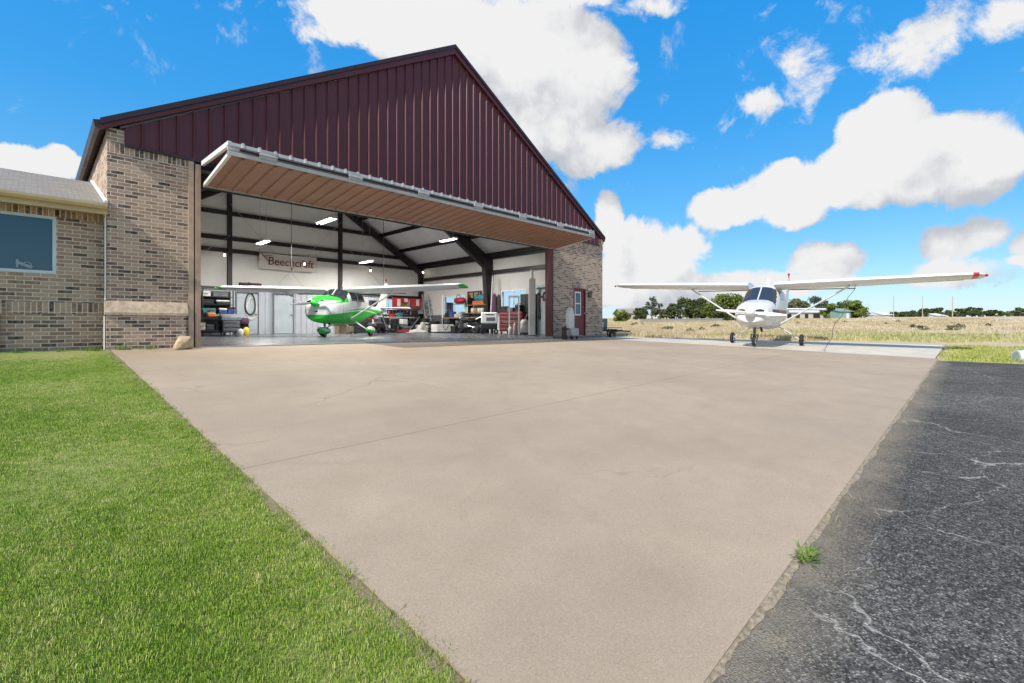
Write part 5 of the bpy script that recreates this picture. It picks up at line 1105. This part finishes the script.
# motorcycle-like machine with two wheels in front of the bench
mc = T('motorcycle', 'small dark motorcycle parked before the right workbench', 'motorcycle', (pix(467, X=17.2).x, pix(467, X=17.2).y), R(95))
for s in (-.62,.62):
    w_o = MB().torus((s,0,.31),.26,.055,'y',24,8).build('wheel', M_rubber, mc, smooth=True); b = MB()
    for k in range(8): a = k*.785; b.tube((s,0,.31),(s+.24*math.cos(a),0,.31+.24*math.sin(a)),.006,n=4)
    b.build('spokes', M_chrome, w_o)
MB().rbox(-.18,.2,-.12,.12,.3,.58,.05).build('engine', M_grey, mc); MB().blob((.12,0,.76),.26,.13,.12,12,7,0).build('tank', M_black, mc, smooth=True); MB().rbox(-.6,-.05,-.12,.12,.68,.78,.04).build('seat', M_black, mc)
MB().tube((.62,.07,.31),(.36,.07,.95),.025).tube((.62,-.07,.31),(.36,-.07,.95),.025).tube((-.62,.07,.31),(-.1,.07,.45),.025).tube((-.62,-.07,.31),(-.1,-.07,.45),.025).build('fork', M_chrome, mc); MB().path([(.25,-.35,1.02),(.36,-.2,1.0),(.36,.2,1.0),(.25,.35,1.02)],.018).build('handlebar', M_chrome, mc); MB().lathe([(.03,.4),(.09,.46),(.09,.52)],(0,0,.86),12,'x').build('headlight', M_chrome, mc)
ya, yb = RY(481.5, 18.6), RY(467, 18.6); o = T('pegboard', 'dark pegboard with hung tools on the right wall left of the steel column', 'pegboard', (18.62, (ya+yb)/2, 1.2)); L2 = (yb-ya)/2; MB().box(0,.03,-L2,L2,.55,1.3).build('board', M_black, o)
for k in range(10): y_ = -L2+.15+k*(2*L2-.3)/9; MB().bar((-.03,y_,1.22),(-.03,y_,.8+.15*(k%3)),.05,.03,(0,1,0)).build('hung_tool', (M_galv,M_red,M_offw,M_yellow)[k%4], o)
o = T('tall_cabinet', 'tall black cabinet at the right wall behind the tall white post', 'cabinet', (18.35, RY(526.5, 18.2))); MB().box(-.2,.2,-.4,.4,.05,2.1).build('body', M_black, o); MB().rbox(-.222,-.201,-.38,-.01,.08,2.06,.006).rbox(-.222,-.201,.01,.38,.08,2.06,.006).build('doors', M_black, o); MB().box(-.245,-.223,-.05,-.03,1.0,1.2).build('handle', M_chrome, o); MB().box(-.18,.18,-.38,.38,0,.049).build('plinth', M_grey, o)
for px, w_, h_, m_, lab in ((504,.5,.3,M_black,'black case on top of the dark red tool chest at its far end'),(511,.45,.22,M_grey,'grey case in the middle of the dark red tool chest top'),(519,.4,.34,M_black,'black case on top of the dark red tool chest at its near end')): case('tool_case', lab, 'case', 18.05, RY(px, 18.0), 1.181, .34, w_, h_, m_)
# white machine (px 480-498) on a dark base
p = pix(489.5, X=16.6); gm = T('generator_cart', 'white boxy machine on a dark wheeled base by the steel column', 'machine', (p.x, p.y), R(-45))
MB().rbox(-.42,.42,-.3,.3,.55,1.12,.04).build('housing', M_wpaint, gm); MB().rbox(-.40,.40,-.32,.31,.26,.549,.03).build('base', M_black, gm); MB().box(-.2,.25,-.306,-.301,.98,1.03).build('vent', M_black, gm); MB().box(-.15,.3,-.306,-.301,.68,.86).build('panel', M_grey, gm)
for s in (-.34,.34):
    for q in (-.27,.27): MB().torus((s,q,.13),.09,.04,'y',16,6).build('wheel', M_rubber, gm)
MB().path([(-.42,-.2,.9),(-.7,-.2,.75),(-.7,.2,.75),(-.42,.2,.9)],.02).build('handle', M_chrome, gm)
# red tool chest (px 500-523)
xq = 17.9; p0, p1 = pix(523.5, X=xq).y, pix(500.5, X=xq).y; tc = T('tool_chest', 'tall dark red tool chest against the right wall under the near window', 'tool chest', (xq+.2, (p0+p1)/2)); L2 = (p1-p0)/2
MB().rbox(-.3,.3,-L2,L2,.12,1.18,.02).build('cabinet', M_darkred, tc)
for k in range(5): dw = MB().rbox(-.322,-.301,-L2+.04,L2-.04,.16+k*.2,.33+k*.2,.006).build('drawer', M_darkred, tc); MB().box(-.34,-.323,-L2+.1,L2-.1,.28+k*.2,.30+k*.2).build('handle', M_chrome, dw)
for s in (-1,1):
    for q in (-.24,.24): MB().lathe([(.055,-.02),(.06,0),(.055,.02)],(q,s*(L2-.12),.06),12,'x').build('caster', M_rubber, tc)
MB().box(-.36,-.325,-L2-.1,L2*.6,.60,.64).build('front_shelf', M_wood, tc)
# white H-frame press (px 508-520)
p = pix(514, X=17.0); pr_ = T('hoist_frame', 'white upright hoist frame in front of the dark red tool chest', 'hoist', (p.x, p.y), R(-45)); 
for s in (-1,1): MB().box(s*.24-.035,s*.24+.035,-.035,.035,0,1.85).build('post', M_wpaint, pr_); MB().box(s*.24-.05,s*.24+.05,-.4,.4,0,.06).build('foot', M_wpaint, pr_)
MB().box(-.28,.28,-.045,.045,1.851,1.95).build('crossbeam', M_wpaint, pr_); MB().box(-.205,.205,-.03,.03,.75,.82).build('crossbar', M_grey, pr_); MB().tube((0,0,1.85),(0,0,1.6),.012).torus((0,0,1.55),.04,.012,'y',12,5).build('chain_hook', M_chrome, pr_)
# pedestal fan
p = pix(518.5, X=17.3); pf = T('pedestal_fan', 'black pedestal fan on a white stem beside the hoist frame', 'fan', (p.x, p.y), R(-45)); MB().lathe([(.22,0),(.22,.03),(.05,.06)],n=16).build('base', M_wpaint, pf); MB().tube((0,0,.06),(0,0,1.25),.025).build('stem', M_wpaint, pf); MB().torus((0,-.1,1.4),.17,.012,'y',22,5).torus((0,-.14,1.4),.10,.008,'y',18,5).build('cage', M_black, pf); b = MB()
for k in range(4): a = k*1.571+.3; b.bar((0,-.1,1.4),(.14*math.cos(a),-.1,1.4+.14*math.sin(a)),.07,.008,(0,1,0))
b.build('blades', M_black, pf); MB().lathe([(.07,-.08),(.08,.02),(.05,.1)],(0,0,1.4),12,'y').build('motor', M_black, pf)
# bottles and white machine near the door
for px, y_, h_, r_, m_, lab in ((510.5,16.6,.42,.12,M_offw,'white canister on the floor under the hoist frame'),(515.5,16.2,.62,.12,mat('pinkish',(.5,.36,.34),.5),'tall pinkish canister right of the hoist frame')):
    p = pix(px, X=y_); o = T('gas_canister', lab, 'canister', (p.x, p.y), 0, 'canisters near the right side of the door'); MB().lathe([(r_*.9,0),(r_,.03),(r_,h_*.72),(r_*.6,h_*.88),(r_*.3,h_*.9)],n=14).build('body', m_, o, smooth=50); MB().lathe([(.03,h_*.9),(.045,h_*.94),(.03,h_)],n=10).build('valve', M_chrome, o); MB().torus((0,0,h_*.96),r_*.55,.012,'z',14,5).build('collar', m_, o)
p = pix(524.5, X=16.6); o = T('shop_vacuum', 'white wheeled shop vacuum beside the tall white post', 'vacuum', (p.x, p.y)); MB().lathe([(.17,.10),(.2,.14),(.2,.5),(.17,.52)],n=16).build('drum', M_wpaint, o, smooth=50); MB().lathe([(.2,.521),(.19,.66),(.1,.74)],n=16).build('lid', M_offw, o, smooth=50); MB().path([(.18,0,.45),(.34,0,.4),(.36,0,.9),(.2,0,1.0),(.05,0,.75)],.03).build('hose', M_black, o)
for k in range(4): a = k*1.571+.78; MB().lathe([(.045,-.015),(.045,.015)],(.17*math.cos(a),.17*math.sin(a),.046),10,'x').build('caster', M_black, o)
# tall white post with thin pipe
p = pix(532, X=15.6); o = T('tall_tank', 'tall white square post with a thinner pipe on top by the door', 'post', (p.x, p.y), R(-45)); MB().rbox(-.15,.15,-.13,.13,.0,2.55,.03).build('body', mat('warm_white',(.68,.64,.60),.5,0,.05), o); MB().tube((.0,0,2.55),(.0,0,2.95),.07,n=12).build('pipe', M_wpaint, o); MB().box(-.19,.19,-.17,.17,0,.04).build('foot', M_grey, o); MB().box(.151,.165,-.05,.05,1.2,1.9).build('label_plate', M_offw, o)
# things hung on the right front panel
xw = HX1-.22
def RW(px): return pix(px, X=xw).y
o = T('hung_strap', 'long black strap hanging on the blue grey panel', 'strap', (xw-.03, RW(540), .95)); MB().path([(0,0,1.35),(-.02,.03,.6),(0,-.02,.1),(0,.05,-.05)],.03,5).build('strap', M_black, o); MB().tube((.03,0,1.37),(-.06,0,1.37),.02).build('hook', M_galv, o); MB().blob((0,.02,-.08),.05,.07,.12).build('buckle', M_black, o)
o = T('air_hose_reel', 'dark hose reel on the blue grey panel beside the right jamb', 'hose reel', (xw-.12, RW(548), 1.95)); MB().torus((0,0,0),.22,.055,'x',22,8).build('hose', M_black, o, smooth=True); MB().lathe([(.14,-.06),(.14,.06)],n=16,axis='x').build('drum', M_grey, o); MB().box(.05,.125,-.05,.05,-.1,.1).build('bracket', M_galv, o)
o = T('hand_tool_rack', 'black rack with red handled tools on the blue grey panel', 'tool rack', (xw-.02, RW(543), 2.38)); MB().box(-.04,.01,-.42,.42,-.03,.05).build('rail', M_black, o)
for k, (y_, l_, m_) in enumerate(((-.3,.35,M_black),(-.1,.62,M_red),(.06,.45,M_darkred),(.26,.3,M_black))): MB().bar((-.05,y_,.0),(-.05,y_,-l_),.04,.05).blob((-.05,y_,-l_),.05,.07,.07).build('hung_tool', m_, o)
# --- hoses, tools hung left of the chest on the right wall between column and chest
for k, (px, z0, l_, m_, lab) in enumerate(((494,1.25,1.0,M_purple,'purple coat hanging right of the steel column'),(498.5,1.15,1.05,M_black,'black coat hanging beside a purple coat'),(502,.9,1.2,M_offw,'white narrow board hanging right of the coats'))):
    y_ = RY(px, 18.5); o = T('hung_coat' if k < 2 else 'hung_board', lab, 'coat' if k < 2 else 'board', (18.52, y_, z0))
    if k < 2: MB().lathe([(.2,0),(.17,.4),(.15,.75),(.09,.93),(.03,1.0)],n=10).build('garment', m_, o, smooth=60); MB().tube((.1,0,1.0),(-.04,0,1.03),.02).build('hook', M_galv, o); o.children[0].scale = (.5,1,l_)
    else: MB().rbox(-.03,.03,-.07,.07,0,l_,.01).build('board', m_, o); MB().tube((.1,0,l_-.05),(-.04,0,l_-.05),.015).build('hook', M_galv, o)
o = T('leaning_tube', 'grey tube leaning against the mid hangar column', 'tube', (pix(490, X=17.6).x, pix(490, X=17.6).y)); MB().tube((0,0,.0),(.45,.25,3.2),.05,n=10).build('tube', M_galv, o); MB().tube((.449,.25,3.195),(.46,.256,3.26),.058,n=10).build('end_cap', M_black, o)

# ---------------------------------------------------------------- outside by the hangar
# boulder
import bmesh
c0 = pix(184, Y=FY-.36); bm = bmesh.new(); random.seed(21)
for k in range(26):
    a = U(0,6.28); h = U(0,.37); r = .235*(1-.45*(h/.37)**2)*U(.8,1.05); bm.verts.new((r*math.cos(a), r*.75*math.sin(a), h-.01))
bmesh.ops.convex_hull(bm, input=bm.verts); bmesh.ops.delete(bm, geom=[v for v in bm.verts if not v.link_faces], context='VERTS')
bmesh.ops.bevel(bm, geom=list(bm.edges), offset=.012, segments=1, affect='EDGES')
me = bpy.data.meshes.new('boulder'); bm.to_mesh(me); bm.free(); me.materials.append(mat('sandstone', (.50,.38,.24), .9, 0, .35, 7, .9, bscale=20))
me.transform(Matrix.Scale(.85, 4)); bo = bpy.data.objects.new('boulder', me); COL.objects.link(bo); bo.location = (c0.x, FY-.36, apron_z(c0.x, FY-.4)); tag(bo, 'tan boulder on the apron beside the left door jamb', 'boulder')
# white covered thing by the red door
p = pix(570, Y=FY-.75); hh = T('covered_heater', 'white round topped cover on a grey box beside the maroon door', 'heater', (p.x, p.y, apron_z(p.x,p.y)), R(0))
MB().rbox(-.12,.36,-.2,.2,.14,.46,.03).build('base_box', mat('pale_grey_box',(.42,.41,.40),.6), hh)
MB().prism([(-.17,.461),(.19,.461),(.19,1.0),(.14,1.17),(.06,1.27),(0.01,1.30),(-.05,1.27),(-.13,1.17),(-.17,1.0)], 'y', -.08, .08).build('cover', M_offw, hh)
for s in (-.05,.28):
    for q in (-.14,.14): MB().torus((s,q,.07),.05,.022,'y',14,6).build('caster', M_rubber, hh)
MB().path([(-.12,0,.4),(-.28,0,.45),(-.28,0,.58)],.02).build('handle', M_black, hh); MB().box(-.42,-.34,-.1,.1,.0,.5).build('side_bracket', M_black, hh)
# wall lantern
p = pix(590.5, 295, Y=FY-.1); wl = T('wall_lantern', 'small dark wall lantern right of the maroon door', 'lantern', (p.x, FY-.10, p.z)); MB().lathe([(.05,-.12),(.07,-.1),(.09,.08),(.10,.1)],n=6).build('glass', M_dglass, wl); MB().lathe([(.12,.101),(.03,.2)],n=6).build('cap', M_black, wl); MB().tube((0,0,.12),(0,.1,.1),.02).box(-.06,.06,.08,.1,-.1,.16).build('bracket', M_black, wl)
# small trailer at the right corner
p = pix(611, Y=FY+.6); tr = T('utility_trailer', 'small black utility trailer at the right corner of the hangar', 'trailer', (HX1+1.0, FY+.55, gz(HX1+1.0, FY+.55)+.02), R(-10))
MB().box(-.75,.75,-.5,.5,.42,.50).build('bed', M_black, tr)
for s in (-.52,.52): MB().torus((0,s,.24),.17,.07,'y',20,8).build('wheel', M_rubber, tr); MB().prism([(-.32,.40),(-.22,.54),(.22,.54),(.32,.40),(.28,.40),(.2,.5),(-.2,.5),(-.28,.40)], 'y', s-.1, s+.1).build('mudguard', M_black, tr)
MB().bar((.75,0,.45),(1.9,0,.40),.06,.07).build('drawbar', M_black, tr); MB().tube((.55,.3,.42),(.55,.3,.0),.03).build('prop_stand', M_black, tr)
MB().bar((-.75,-.48,.6),(.75,-.48,.6),.03,.03).bar((-.75,-.48,.5),(-.75,-.48,.6),.03,.03).bar((.75,-.48,.5),(.75,-.48,.6),.03,.03).build('side_rail', M_black, tr)
eb = T('meter_box', 'grey metal box standing on the small black trailer', 'box', (HX1+.72, FY+.45, tr.location.z+.505)); MB().rbox(-.17,.17,-.14,.14,0,.55,.02).build('housing', M_bluegrey, eb); MB().rbox(-.15,.15,-.155,-.141,.03,.52,.005).build('door', M_grey, eb)
ec = T('plastic_tub', 'pale plastic tub beside the grey metal box on the trailer', 'tub', (HX1+.32, FY+.35, tr.location.z+.505)); MB().lathe([(.15,0),(.18,.36),(.19,.37),(.17,.37)],n=14).build('body', M_offw, ec); MB().lathe([(.19,.371),(.18,.40)],n=14).build('lid', M_grey, ec)
# tie-down rope under the right wing
Ms = white.matrix_basis
bpy.context.view_layer.update()
top = white.matrix_world @ Vector((.12, 2.6, 2.06)); bot = Vector((pix(823.5, Z=14.9).x, pix(823.5, Z=14.9).y, 0)); bot.z = slab_z(bot.x, bot.y)+.01
rp = T('tie_down_rope', 'thin dark tie down rope from the right wing to the pale concrete', 'rope', bot); d = top-bot; n_ = 10
MB().path([tuple(d*(i/n_) + Vector((.05*math.sin(i*1.3),.05*math.cos(i*1.7),0))*(0 if i in (0,n_) else 1)) for i in range(n_+1)], .009, 5).build('rope', mat('rope', (.05,.045,.05), .9), rp); MB().torus((0,0,.04),.05,.012,'x',14,5).build('anchor_ring', M_galv, rp)
MB().bar(tuple(d*.62),tuple(d*.62+Vector((.12,0,-.12))),.05,.004).build('ribbon', M_offw, rp)
top2 = white.matrix_world @ Vector((.12, -2.6, 2.06)); bot2 = top2 + Vector((.5,.9,0)); bot2.z = slab_z(bot2.x, bot2.y)+.01
# culvert pipe at the right edge
p = pix(1016, Z=12.3); cv = T('culvert_pipe', 'pale green white culvert pipe lying in the verge at the right', 'pipe', (p.x, p.y, gz(p.x, p.y)+.12), math.atan2(-.9,.5)); 
b = MB(); pr2 = [];
for k in range(31): pr2.append((.16 if k%2 else .175, k*.09))
b.lathe(pr2, (0,0,0), 20, 'x'); b.build('pipe', mat('pale_pipe', (.58,.66,.62), .55, 0, .08), cv, smooth=40); MB().lathe([(.135,-.004),(.135,.02)],n=20,axis='x').build('pipe_mouth', mat('pipe_mouth_grey', (.36,.40,.38), .7), cv)
# weeds and fallen branch by the end of the slab
# tall weed in the joint
wx = pix(797, Z=2.62); wd = T('weed_plant', 'small green weed growing in the joint between concrete and asphalt', 'weed', (wx.x, .665, apron_z(wx.x,.7)-.03))
b = MB()
for k in range(230):
    a = U(0,6.28); l = U(.04,.15); el_ = U(.08,.75); d = Vector((math.cos(a)*math.cos(el_), math.sin(a)*math.cos(el_)*.7, math.sin(el_))); pv = Vector((U(-.06,.06),U(-.03,.02),0)); s_ = d.cross(Vector((0,0,1))).normalized()*U(.002,.004)
    o_ = len(b.v); b.v += [tuple(pv-s_*.5), tuple(pv+s_*.5), tuple(pv+d*l*.6+s_), tuple(pv+d*l*.6-s_), tuple(pv+d*l+Vector((0,0,-.012)))]; b.f += [(o_,o_+1,o_+2,o_+3),(o_+3,o_+2,o_+4)]; b.mi += [0,0]
b.build('leaves', grass_mat('weed_blades', [(.1,(.10,.17,.03)),(.6,(.20,.28,.06)),(.9,(.36,.36,.13))], 2), wd); MB().tube((0,0,-.02),(0,0,.03),.006,n=5).build('stem', G_edge, wd)
# ---------------------------------------------------------------- far field: trees, sheds, poles, fences
def leaf_mat(name, c0, c1, c2):
    m, t, b = nt(name); c = coord(t); n1 = noise(t, c, .55, 4, .6); g = N(t, 'ShaderNodeNewGeometry')
    f = math_(t, 'ADD', math_(t, 'MULTIPLY', n1, .6), math_(t, 'MULTIPLY', g.outputs['Random Per Island'], .4))
    t.links.new(ramp(t, f, [(.3, c0), (.5, c1), (.72, c2)]), b.inputs['Base Color']); b.inputs['Roughness'].default_value = .65; b.inputs['Specular IOR Level'].default_value = .25
    return m
L_dark = leaf_mat('leaf_dark', (.030,.048,.016), (.055,.078,.024), (.10,.12,.04))
L_green = leaf_mat('leaf_green', (.055,.085,.012), (.11,.15,.022), (.20,.22,.04))
L_olive = leaf_mat('leaf_olive', (.065,.075,.03), (.12,.125,.055), (.19,.175,.08))
L_sage = leaf_mat('leaf_sage', (.13,.13,.07), (.22,.21,.12), (.32,.29,.18))
L_airy = leaf_mat('leaf_airy', (.05,.07,.055), (.085,.11,.085), (.14,.16,.12))
M_bark = mat('bark', (.10,.075,.05), .9, 0, .3, 6)
def tree(label, pxc, py_top, py_bot, half_w, Z, m, group='trees along the far edge of the field', n=1500, dens=1.0, trunk=.25, flat=1.0):
    sage = trunk == .02
    if trunk < .3: n = int(n*1.8); dens *= 1.5; trunk *= .3
    p = pix(pxc, Z=Z); g0 = gz(p.x, p.y); px2m = Z/F
    top = CAMZ + (HOR-py_top)*px2m; H = clamp(top-g0, .3, .55) if sage else max(2.0, top-g0); Rw = half_w*px2m
    o = T('tree', label, 'tree', (p.x, p.y, g0-.05), U(0,6.28), group); cz0 = H*trunk; sm = H < 2
    b = MB(); tops = []
    th = H*.35+.3; b.tube((0,0,-.1),(U(-.1,.1),0,th),.05*H*.5+.06,.035*H*.4+.04,n=7)
    for k in range(5): a = k*1.2566+U(-.3,.3); e = (math.cos(a)*Rw*.55, math.sin(a)*Rw*.55, H*U(.55,.8)); b.tube((0,0,th*.85), e, .02*H*.5+.03, .015, n=5)
    b.build('trunk', M_bark, o)
    cl = []                                              # leaf clumps
    nc = max(9, int(16*dens))
    for k in range(nc):
        a = U(0,6.28); r = math.sqrt(rnd()); zf = rnd()
        env = math.sqrt(max(.05, 1-(2*zf-.75)**2/1.7))
        cl.append((Rw*.82*r*env*math.cos(a), Rw*.82*r*env*math.sin(a), cz0+(H-cz0)*(.12+.76*zf), U(.22,.42)*min(Rw, (H-cz0)*.8)))
    cr = MB(); s0 = .06 if sage else max(.10, min(.5, px2m*1.1))
    for k in range(n):
        cx, cy, cz, cr_ = random.choice(cl); d = Vector((random.gauss(0,1),random.gauss(0,1),random.gauss(0,1))).normalized()*cr_*(rnd()**.45)
        c = Vector((cx+d.x, cy+d.y, cz+d.z*.8*flat))
        if c.z > H*1.02 or c.z < cz0*.5: continue
        nrm = (d.normalized()*.8+Vector((U(-1,1),U(-1,1),U(-.3,1.2)))).normalized(); a = nrm.orthogonal().normalized(); b2 = nrm.cross(a); s = s0*U(.55,1.25); w_ = U(.4,.75); t_ = U(0,6.28); a, b2 = a*math.cos(t_)+b2*math.sin(t_), b2*math.cos(t_)-a*math.sin(t_)
        o_ = len(cr.v); cr.v += [tuple(c-a*s), tuple(c+b2*s*w_), tuple(c+a*s), tuple(c-b2*s*w_)]; cr.f.append((o_,o_+1,o_+2,o_+3)); cr.mi.append(0)
    me = bpy.data.meshes.new('crown'); me.from_pydata(cr.v, [], cr.f); me.materials.append(m); q = bpy.data.objects.new('crown', me); COL.objects.link(q); q.parent = o
    return o
tree('tall airy tree rising above low bushes right of the hangar', 652, 296.5, 315, 10, 105, L_airy, n=700, dens=.6, trunk=.45)
tree('low green bush tree nearest the hangar corner', 622, 310, 320, 9, 80, L_green, n=900, trunk=.05)
tree('rounded bush left of the tall airy tree', 640, 307, 317, 9, 110, L_dark, n=900, trunk=.1); tree('rounded bush right of the tall airy tree', 661, 307.5, 317, 11, 112, L_olive, n=900, trunk=.1)
tree('dark bushy tree under the left wing strut end', 674, 303, 317, 11, 100, L_dark, n=1200, trunk=.1); tree('tall dark tree left of the strut of the white aeroplane', 687, 297, 317, 13, 95, L_dark, n=2200, trunk=.12)
tree('dark tree seen across the left wing strut', 702, 297.5, 317, 13, 92, L_dark, n=2200, trunk=.12); tree('large bright green domed tree behind the white aeroplane', 725, 293.5, 317, 24, 88, L_green, n=4200, dens=1.8, trunk=.12)
tree('dark low tree in front of the domed green tree', 727, 304, 317, 14, 84, L_dark, n=1600, trunk=.05)
tree('olive tree just right of the white fuselage', 795, 299, 314, 14, 130, L_olive, n=1600, trunk=.1); tree('greyish crowned tree right of the fuselage', 815, 296, 314, 14, 135, L_airy, n=1500, trunk=.15); tree('low dark tree behind the white shed roof', 780, 301, 314, 9, 128, L_dark, n=900, trunk=.1)
tree('green tree at the right end of the white shed', 829, 303, 317, 8, 105, L_green, n=1200, trunk=.1)
tree('broad bright green tree behind the teal shed', 851, 300, 317, 14, 120, L_green, n=2400, trunk=.12); tree('dark tree behind the left of the teal shed', 838, 302, 315, 8, 128, L_dark, n=900, trunk=.1)
far = [(897,312.5,7,L_dark,'low far bush left of the first light pole'),(905,313,6,L_olive,'low olive far bush right of the first light pole'),(921,307.8,8,L_dark,'dark far tree right behind the second light pole'),(936,307,9,L_dark,'dark far tree between the two tall light poles'),(947,310,7,L_olive,'olive far bush left of the third light pole'),(961,308,9,L_dark,'dark far tree right of the third light pole'),(975,306.5,10,L_dark,'tallest dark tree of the right tree line'),(988,309,10,L_dark,'dark far tree right of the tallest tree line tree'),(1001,312,9,L_olive,'low olive tree near the right end of the tree line'),(1012,313.5,8,L_dark,'low dark tree above the white rail fence'),(1022,307,8,L_dark,'dark tree at the right edge of the view')]
for pxc, pt, hw, m_, lab in far: tree(lab, pxc, pt+.6, 318, hw*1.45, 170+U(-8,8), m_, n=900, trunk=.1, dens=.8)
for i, (pxc, hw) in enumerate(((1045,14),(1075,16),(1110,18),(1150,20))): tree(['tree of the far tree line beyond the right edge, with a low crown','tall tree of the far tree line beyond the right edge','broad tree of the far tree line beyond the right edge','last tree of the far tree line on the right'][i], pxc, 307, 318, hw, 170, L_dark, n=700, trunk=.1, dens=.8)
M_scrub = mat('scrub_wood', (.12,.09,.05), .9)
for i, (pxc, pt, hw, Z, lab) in enumerate(((668,325.5,9,36,'grey green sagebrush in the dry grass below the left wing'),(702,327.5,8,34,'low sagebrush in the dry grass left of the left strut'),(690,328.5,6,30,'small sagebrush near the edge of the pale concrete'))):
    tree(lab, pxc, pt, 331, hw, Z, L_sage, 'sagebrush in the dry grass', n=420, trunk=.02, dens=.6).name = 'sagebrush'
# sheds and houses
def shed(name, label, cat, pa, pb, Z, py_eave, py_ridge, wall, roofm, openings=(), depth=9, grp=None):
    A, B = pix(pa, Z=Z), pix(pb, Z=Z); c = (A+B)/2; g0 = min(gz(A.x,A.y), gz(B.x,B.y), gz(c.x,c.y))-.2; w_ = (B-A).length; d = B-A
    o = T(name, label, cat, (c.x, c.y, g0), math.atan2(d.y, d.x), grp); k = Z/F; ze = CAMZ+(HOR-py_eave)*k-g0; zr = CAMZ+(HOR-py_ridge)*k-g0; h = w_/2
    MB().box(-h,h,0,depth,0,ze).build('wall', wall, o)
    MB().prism([(-.4,ze),(depth/2,zr),(depth+.4,ze),(depth+.4,ze+.12),(depth/2,zr+.14),(-.4,ze+.12)], 'x', -h-.3, h+.3).prism([(.0,ze+.0),(depth,ze),(depth/2,zr-.02)], 'x', -h+.01, h-.01).build('roof', roofm, o)
    for (u0,u1,z0,z1,nm) in openings: MB().box(-h+w_*u0,-h+w_*u1,-.05,-.003,z0,z1*ze if z1 <= 1 else z1).build(nm, M_black if nm != 'door' else M_offw, o)
    return o
M_shedw = mat('shed_wall', (.42,.41,.40), .7); M_shedr = mat('shed_roof', (.70,.70,.69), .5, 0, .06, .3); M_tealw = mat('teal_metal', (.20,.33,.29), .6); M_tanr = mat('tan_roof', (.32,.27,.22), .8)
shed('shed', 'long low shed with a white roof behind the right wing strut', 'shed', 783, 825, 118, 312.5, 309.3, M_shedw, M_shedr, [(.1,.2,.1,.8,'window'),(.3,.4,.1,.8,'window'),(.52,.6,.1,.8,'window'),(.72,.88,.0,.85,'doorway')], 10)
shed('shed', 'small teal metal shed in front of the green tree', 'shed', 839.5, 850.5, 112, 311.5, 308.5, M_tealw, M_tealw, [(.62,.85,0,.8,'door')], 7)
shed('house', 'far house with a pale gabled roof right of the green tree', 'house', 861, 873, 165, 315, 312.3, M_shedw, M_shedr, [(.2,.35,.8,.8,'window'),(.6,.75,.8,.8,'window')], 9, 'far pale roofed houses')
shed('house', 'middle far house of the pale roofed row', 'house', 874, 882, 172, 314.8, 312.4, M_offw, M_shedr, [(.2,.4,.8,.8,'window')], 9, 'far pale roofed houses')
shed('house', 'far house at the right end of the pale roofed row', 'house', 883, 893, 168, 315, 312, M_shedw, M_shedr, [(.3,.5,.8,.8,'window'),(.65,.8,.8,.8,'window')], 9, 'far pale roofed houses')
shed('house', 'far house with a tan roof near the hangar corner', 'house', 622, 645, 120, 313.5, 308.5, M_shedw, M_tanr, [(.3,.4,1,.8,'window'),(.6,.7,1,.8,'window')], 10)
shed('house', 'pale roof house in the right tree line between light poles', 'house', 938, 946, 160, 316, 313.5, M_offw, M_shedr, [(.3,.6,.8,.8,'window')], 8)
# light poles
for px_, pt, Z, lab in ((893.5,296,150,'faint light pole left of the far gap in the trees'),(922.5,297,140,'middle light pole in the far field'),(952.5,296.5,120,'nearest light pole standing in the far field')):
    p = pix(px_, Z=Z); g0 = gz(p.x,p.y); h = CAMZ+(HOR-pt)*Z/F-g0; o = T('light_pole', lab, 'light pole', (p.x,p.y,g0), 0, 'light poles in the far field'); MB().tube((0,0,-.2),(0,0,h),.12,.07,n=8).build('shaft', mat('pole_wood', (.38,.34,.29), .8), o); MB().bar((-.05,0,h-.2),(.7,0,h-.05),.06,.06).build('arm', M_grey, o); MB().rbox(.6,1.0,-.12,.12,h-.1,h+.02,.03).build('lamp_head', M_grey, o)
# white rail fence at the right
A, B = pix(996, Z=48), pix(1075, Z=44); o = T('rail_fence', 'white two rail fence in the field at the right edge', 'fence', (A.x, A.y, gz(A.x,A.y))); d = B-A; n = 8
for k in range(n+1): q = d*(k/n); zz = gz(A.x+q.x, A.y+q.y)-o.location.z; MB().box(q.x-.035,q.x+.035,q.y-.035,q.y+.035,zz-.2,zz+.68).build('post', M_shedw, o)
for zz in (.62,.30):
    b = MB()
    for k in range(n): q0, q1 = d*(k/n), d*((k+1)/n); b.bar((q0.x,q0.y,gz(A.x+q0.x,A.y+q0.y)-o.location.z+zz),(q1.x,q1.y,gz(A.x+q1.x,A.y+q1.y)-o.location.z+zz),.03,.06)
    b.build('rail', M_shedw, o)
# low concrete wall behind the left grass
A, B = pix(640, Z=70), pix(722, Z=76); o = T('field_wall', 'low pale wall along the back of the dry grass', 'wall', (A.x,A.y,gz(A.x,A.y)-.2)); d = B-A
MB().bar((0,0,.35),(d.x,d.y,.35+gz(B.x,B.y)-gz(A.x,A.y)),.2,.7).build('wall_body', mat('old_wall', (.36,.32,.27), .9), o); b = MB(); b.bar((0,0,.735),(d.x,d.y,.735+gz(B.x,B.y)-gz(A.x,A.y)),.26,.08); b.build('coping', M_shedw, o)

# low scrub dotted through the field
for k in range(16):
    px_ = U(625, 1000); Z_ = U(30, 60)
    tree('low grey green scrub clump standing alone in the dry field', px_, 324+(16-.0)*0 - (-.02 if Z_ < 40 else .0), 331, U(5,10)*36/Z_, Z_, random.choice((L_sage, L_olive)), 'scrub clumps dotted through the dry field', n=260, trunk=.02, dens=.5).name = 'scrub_clump'
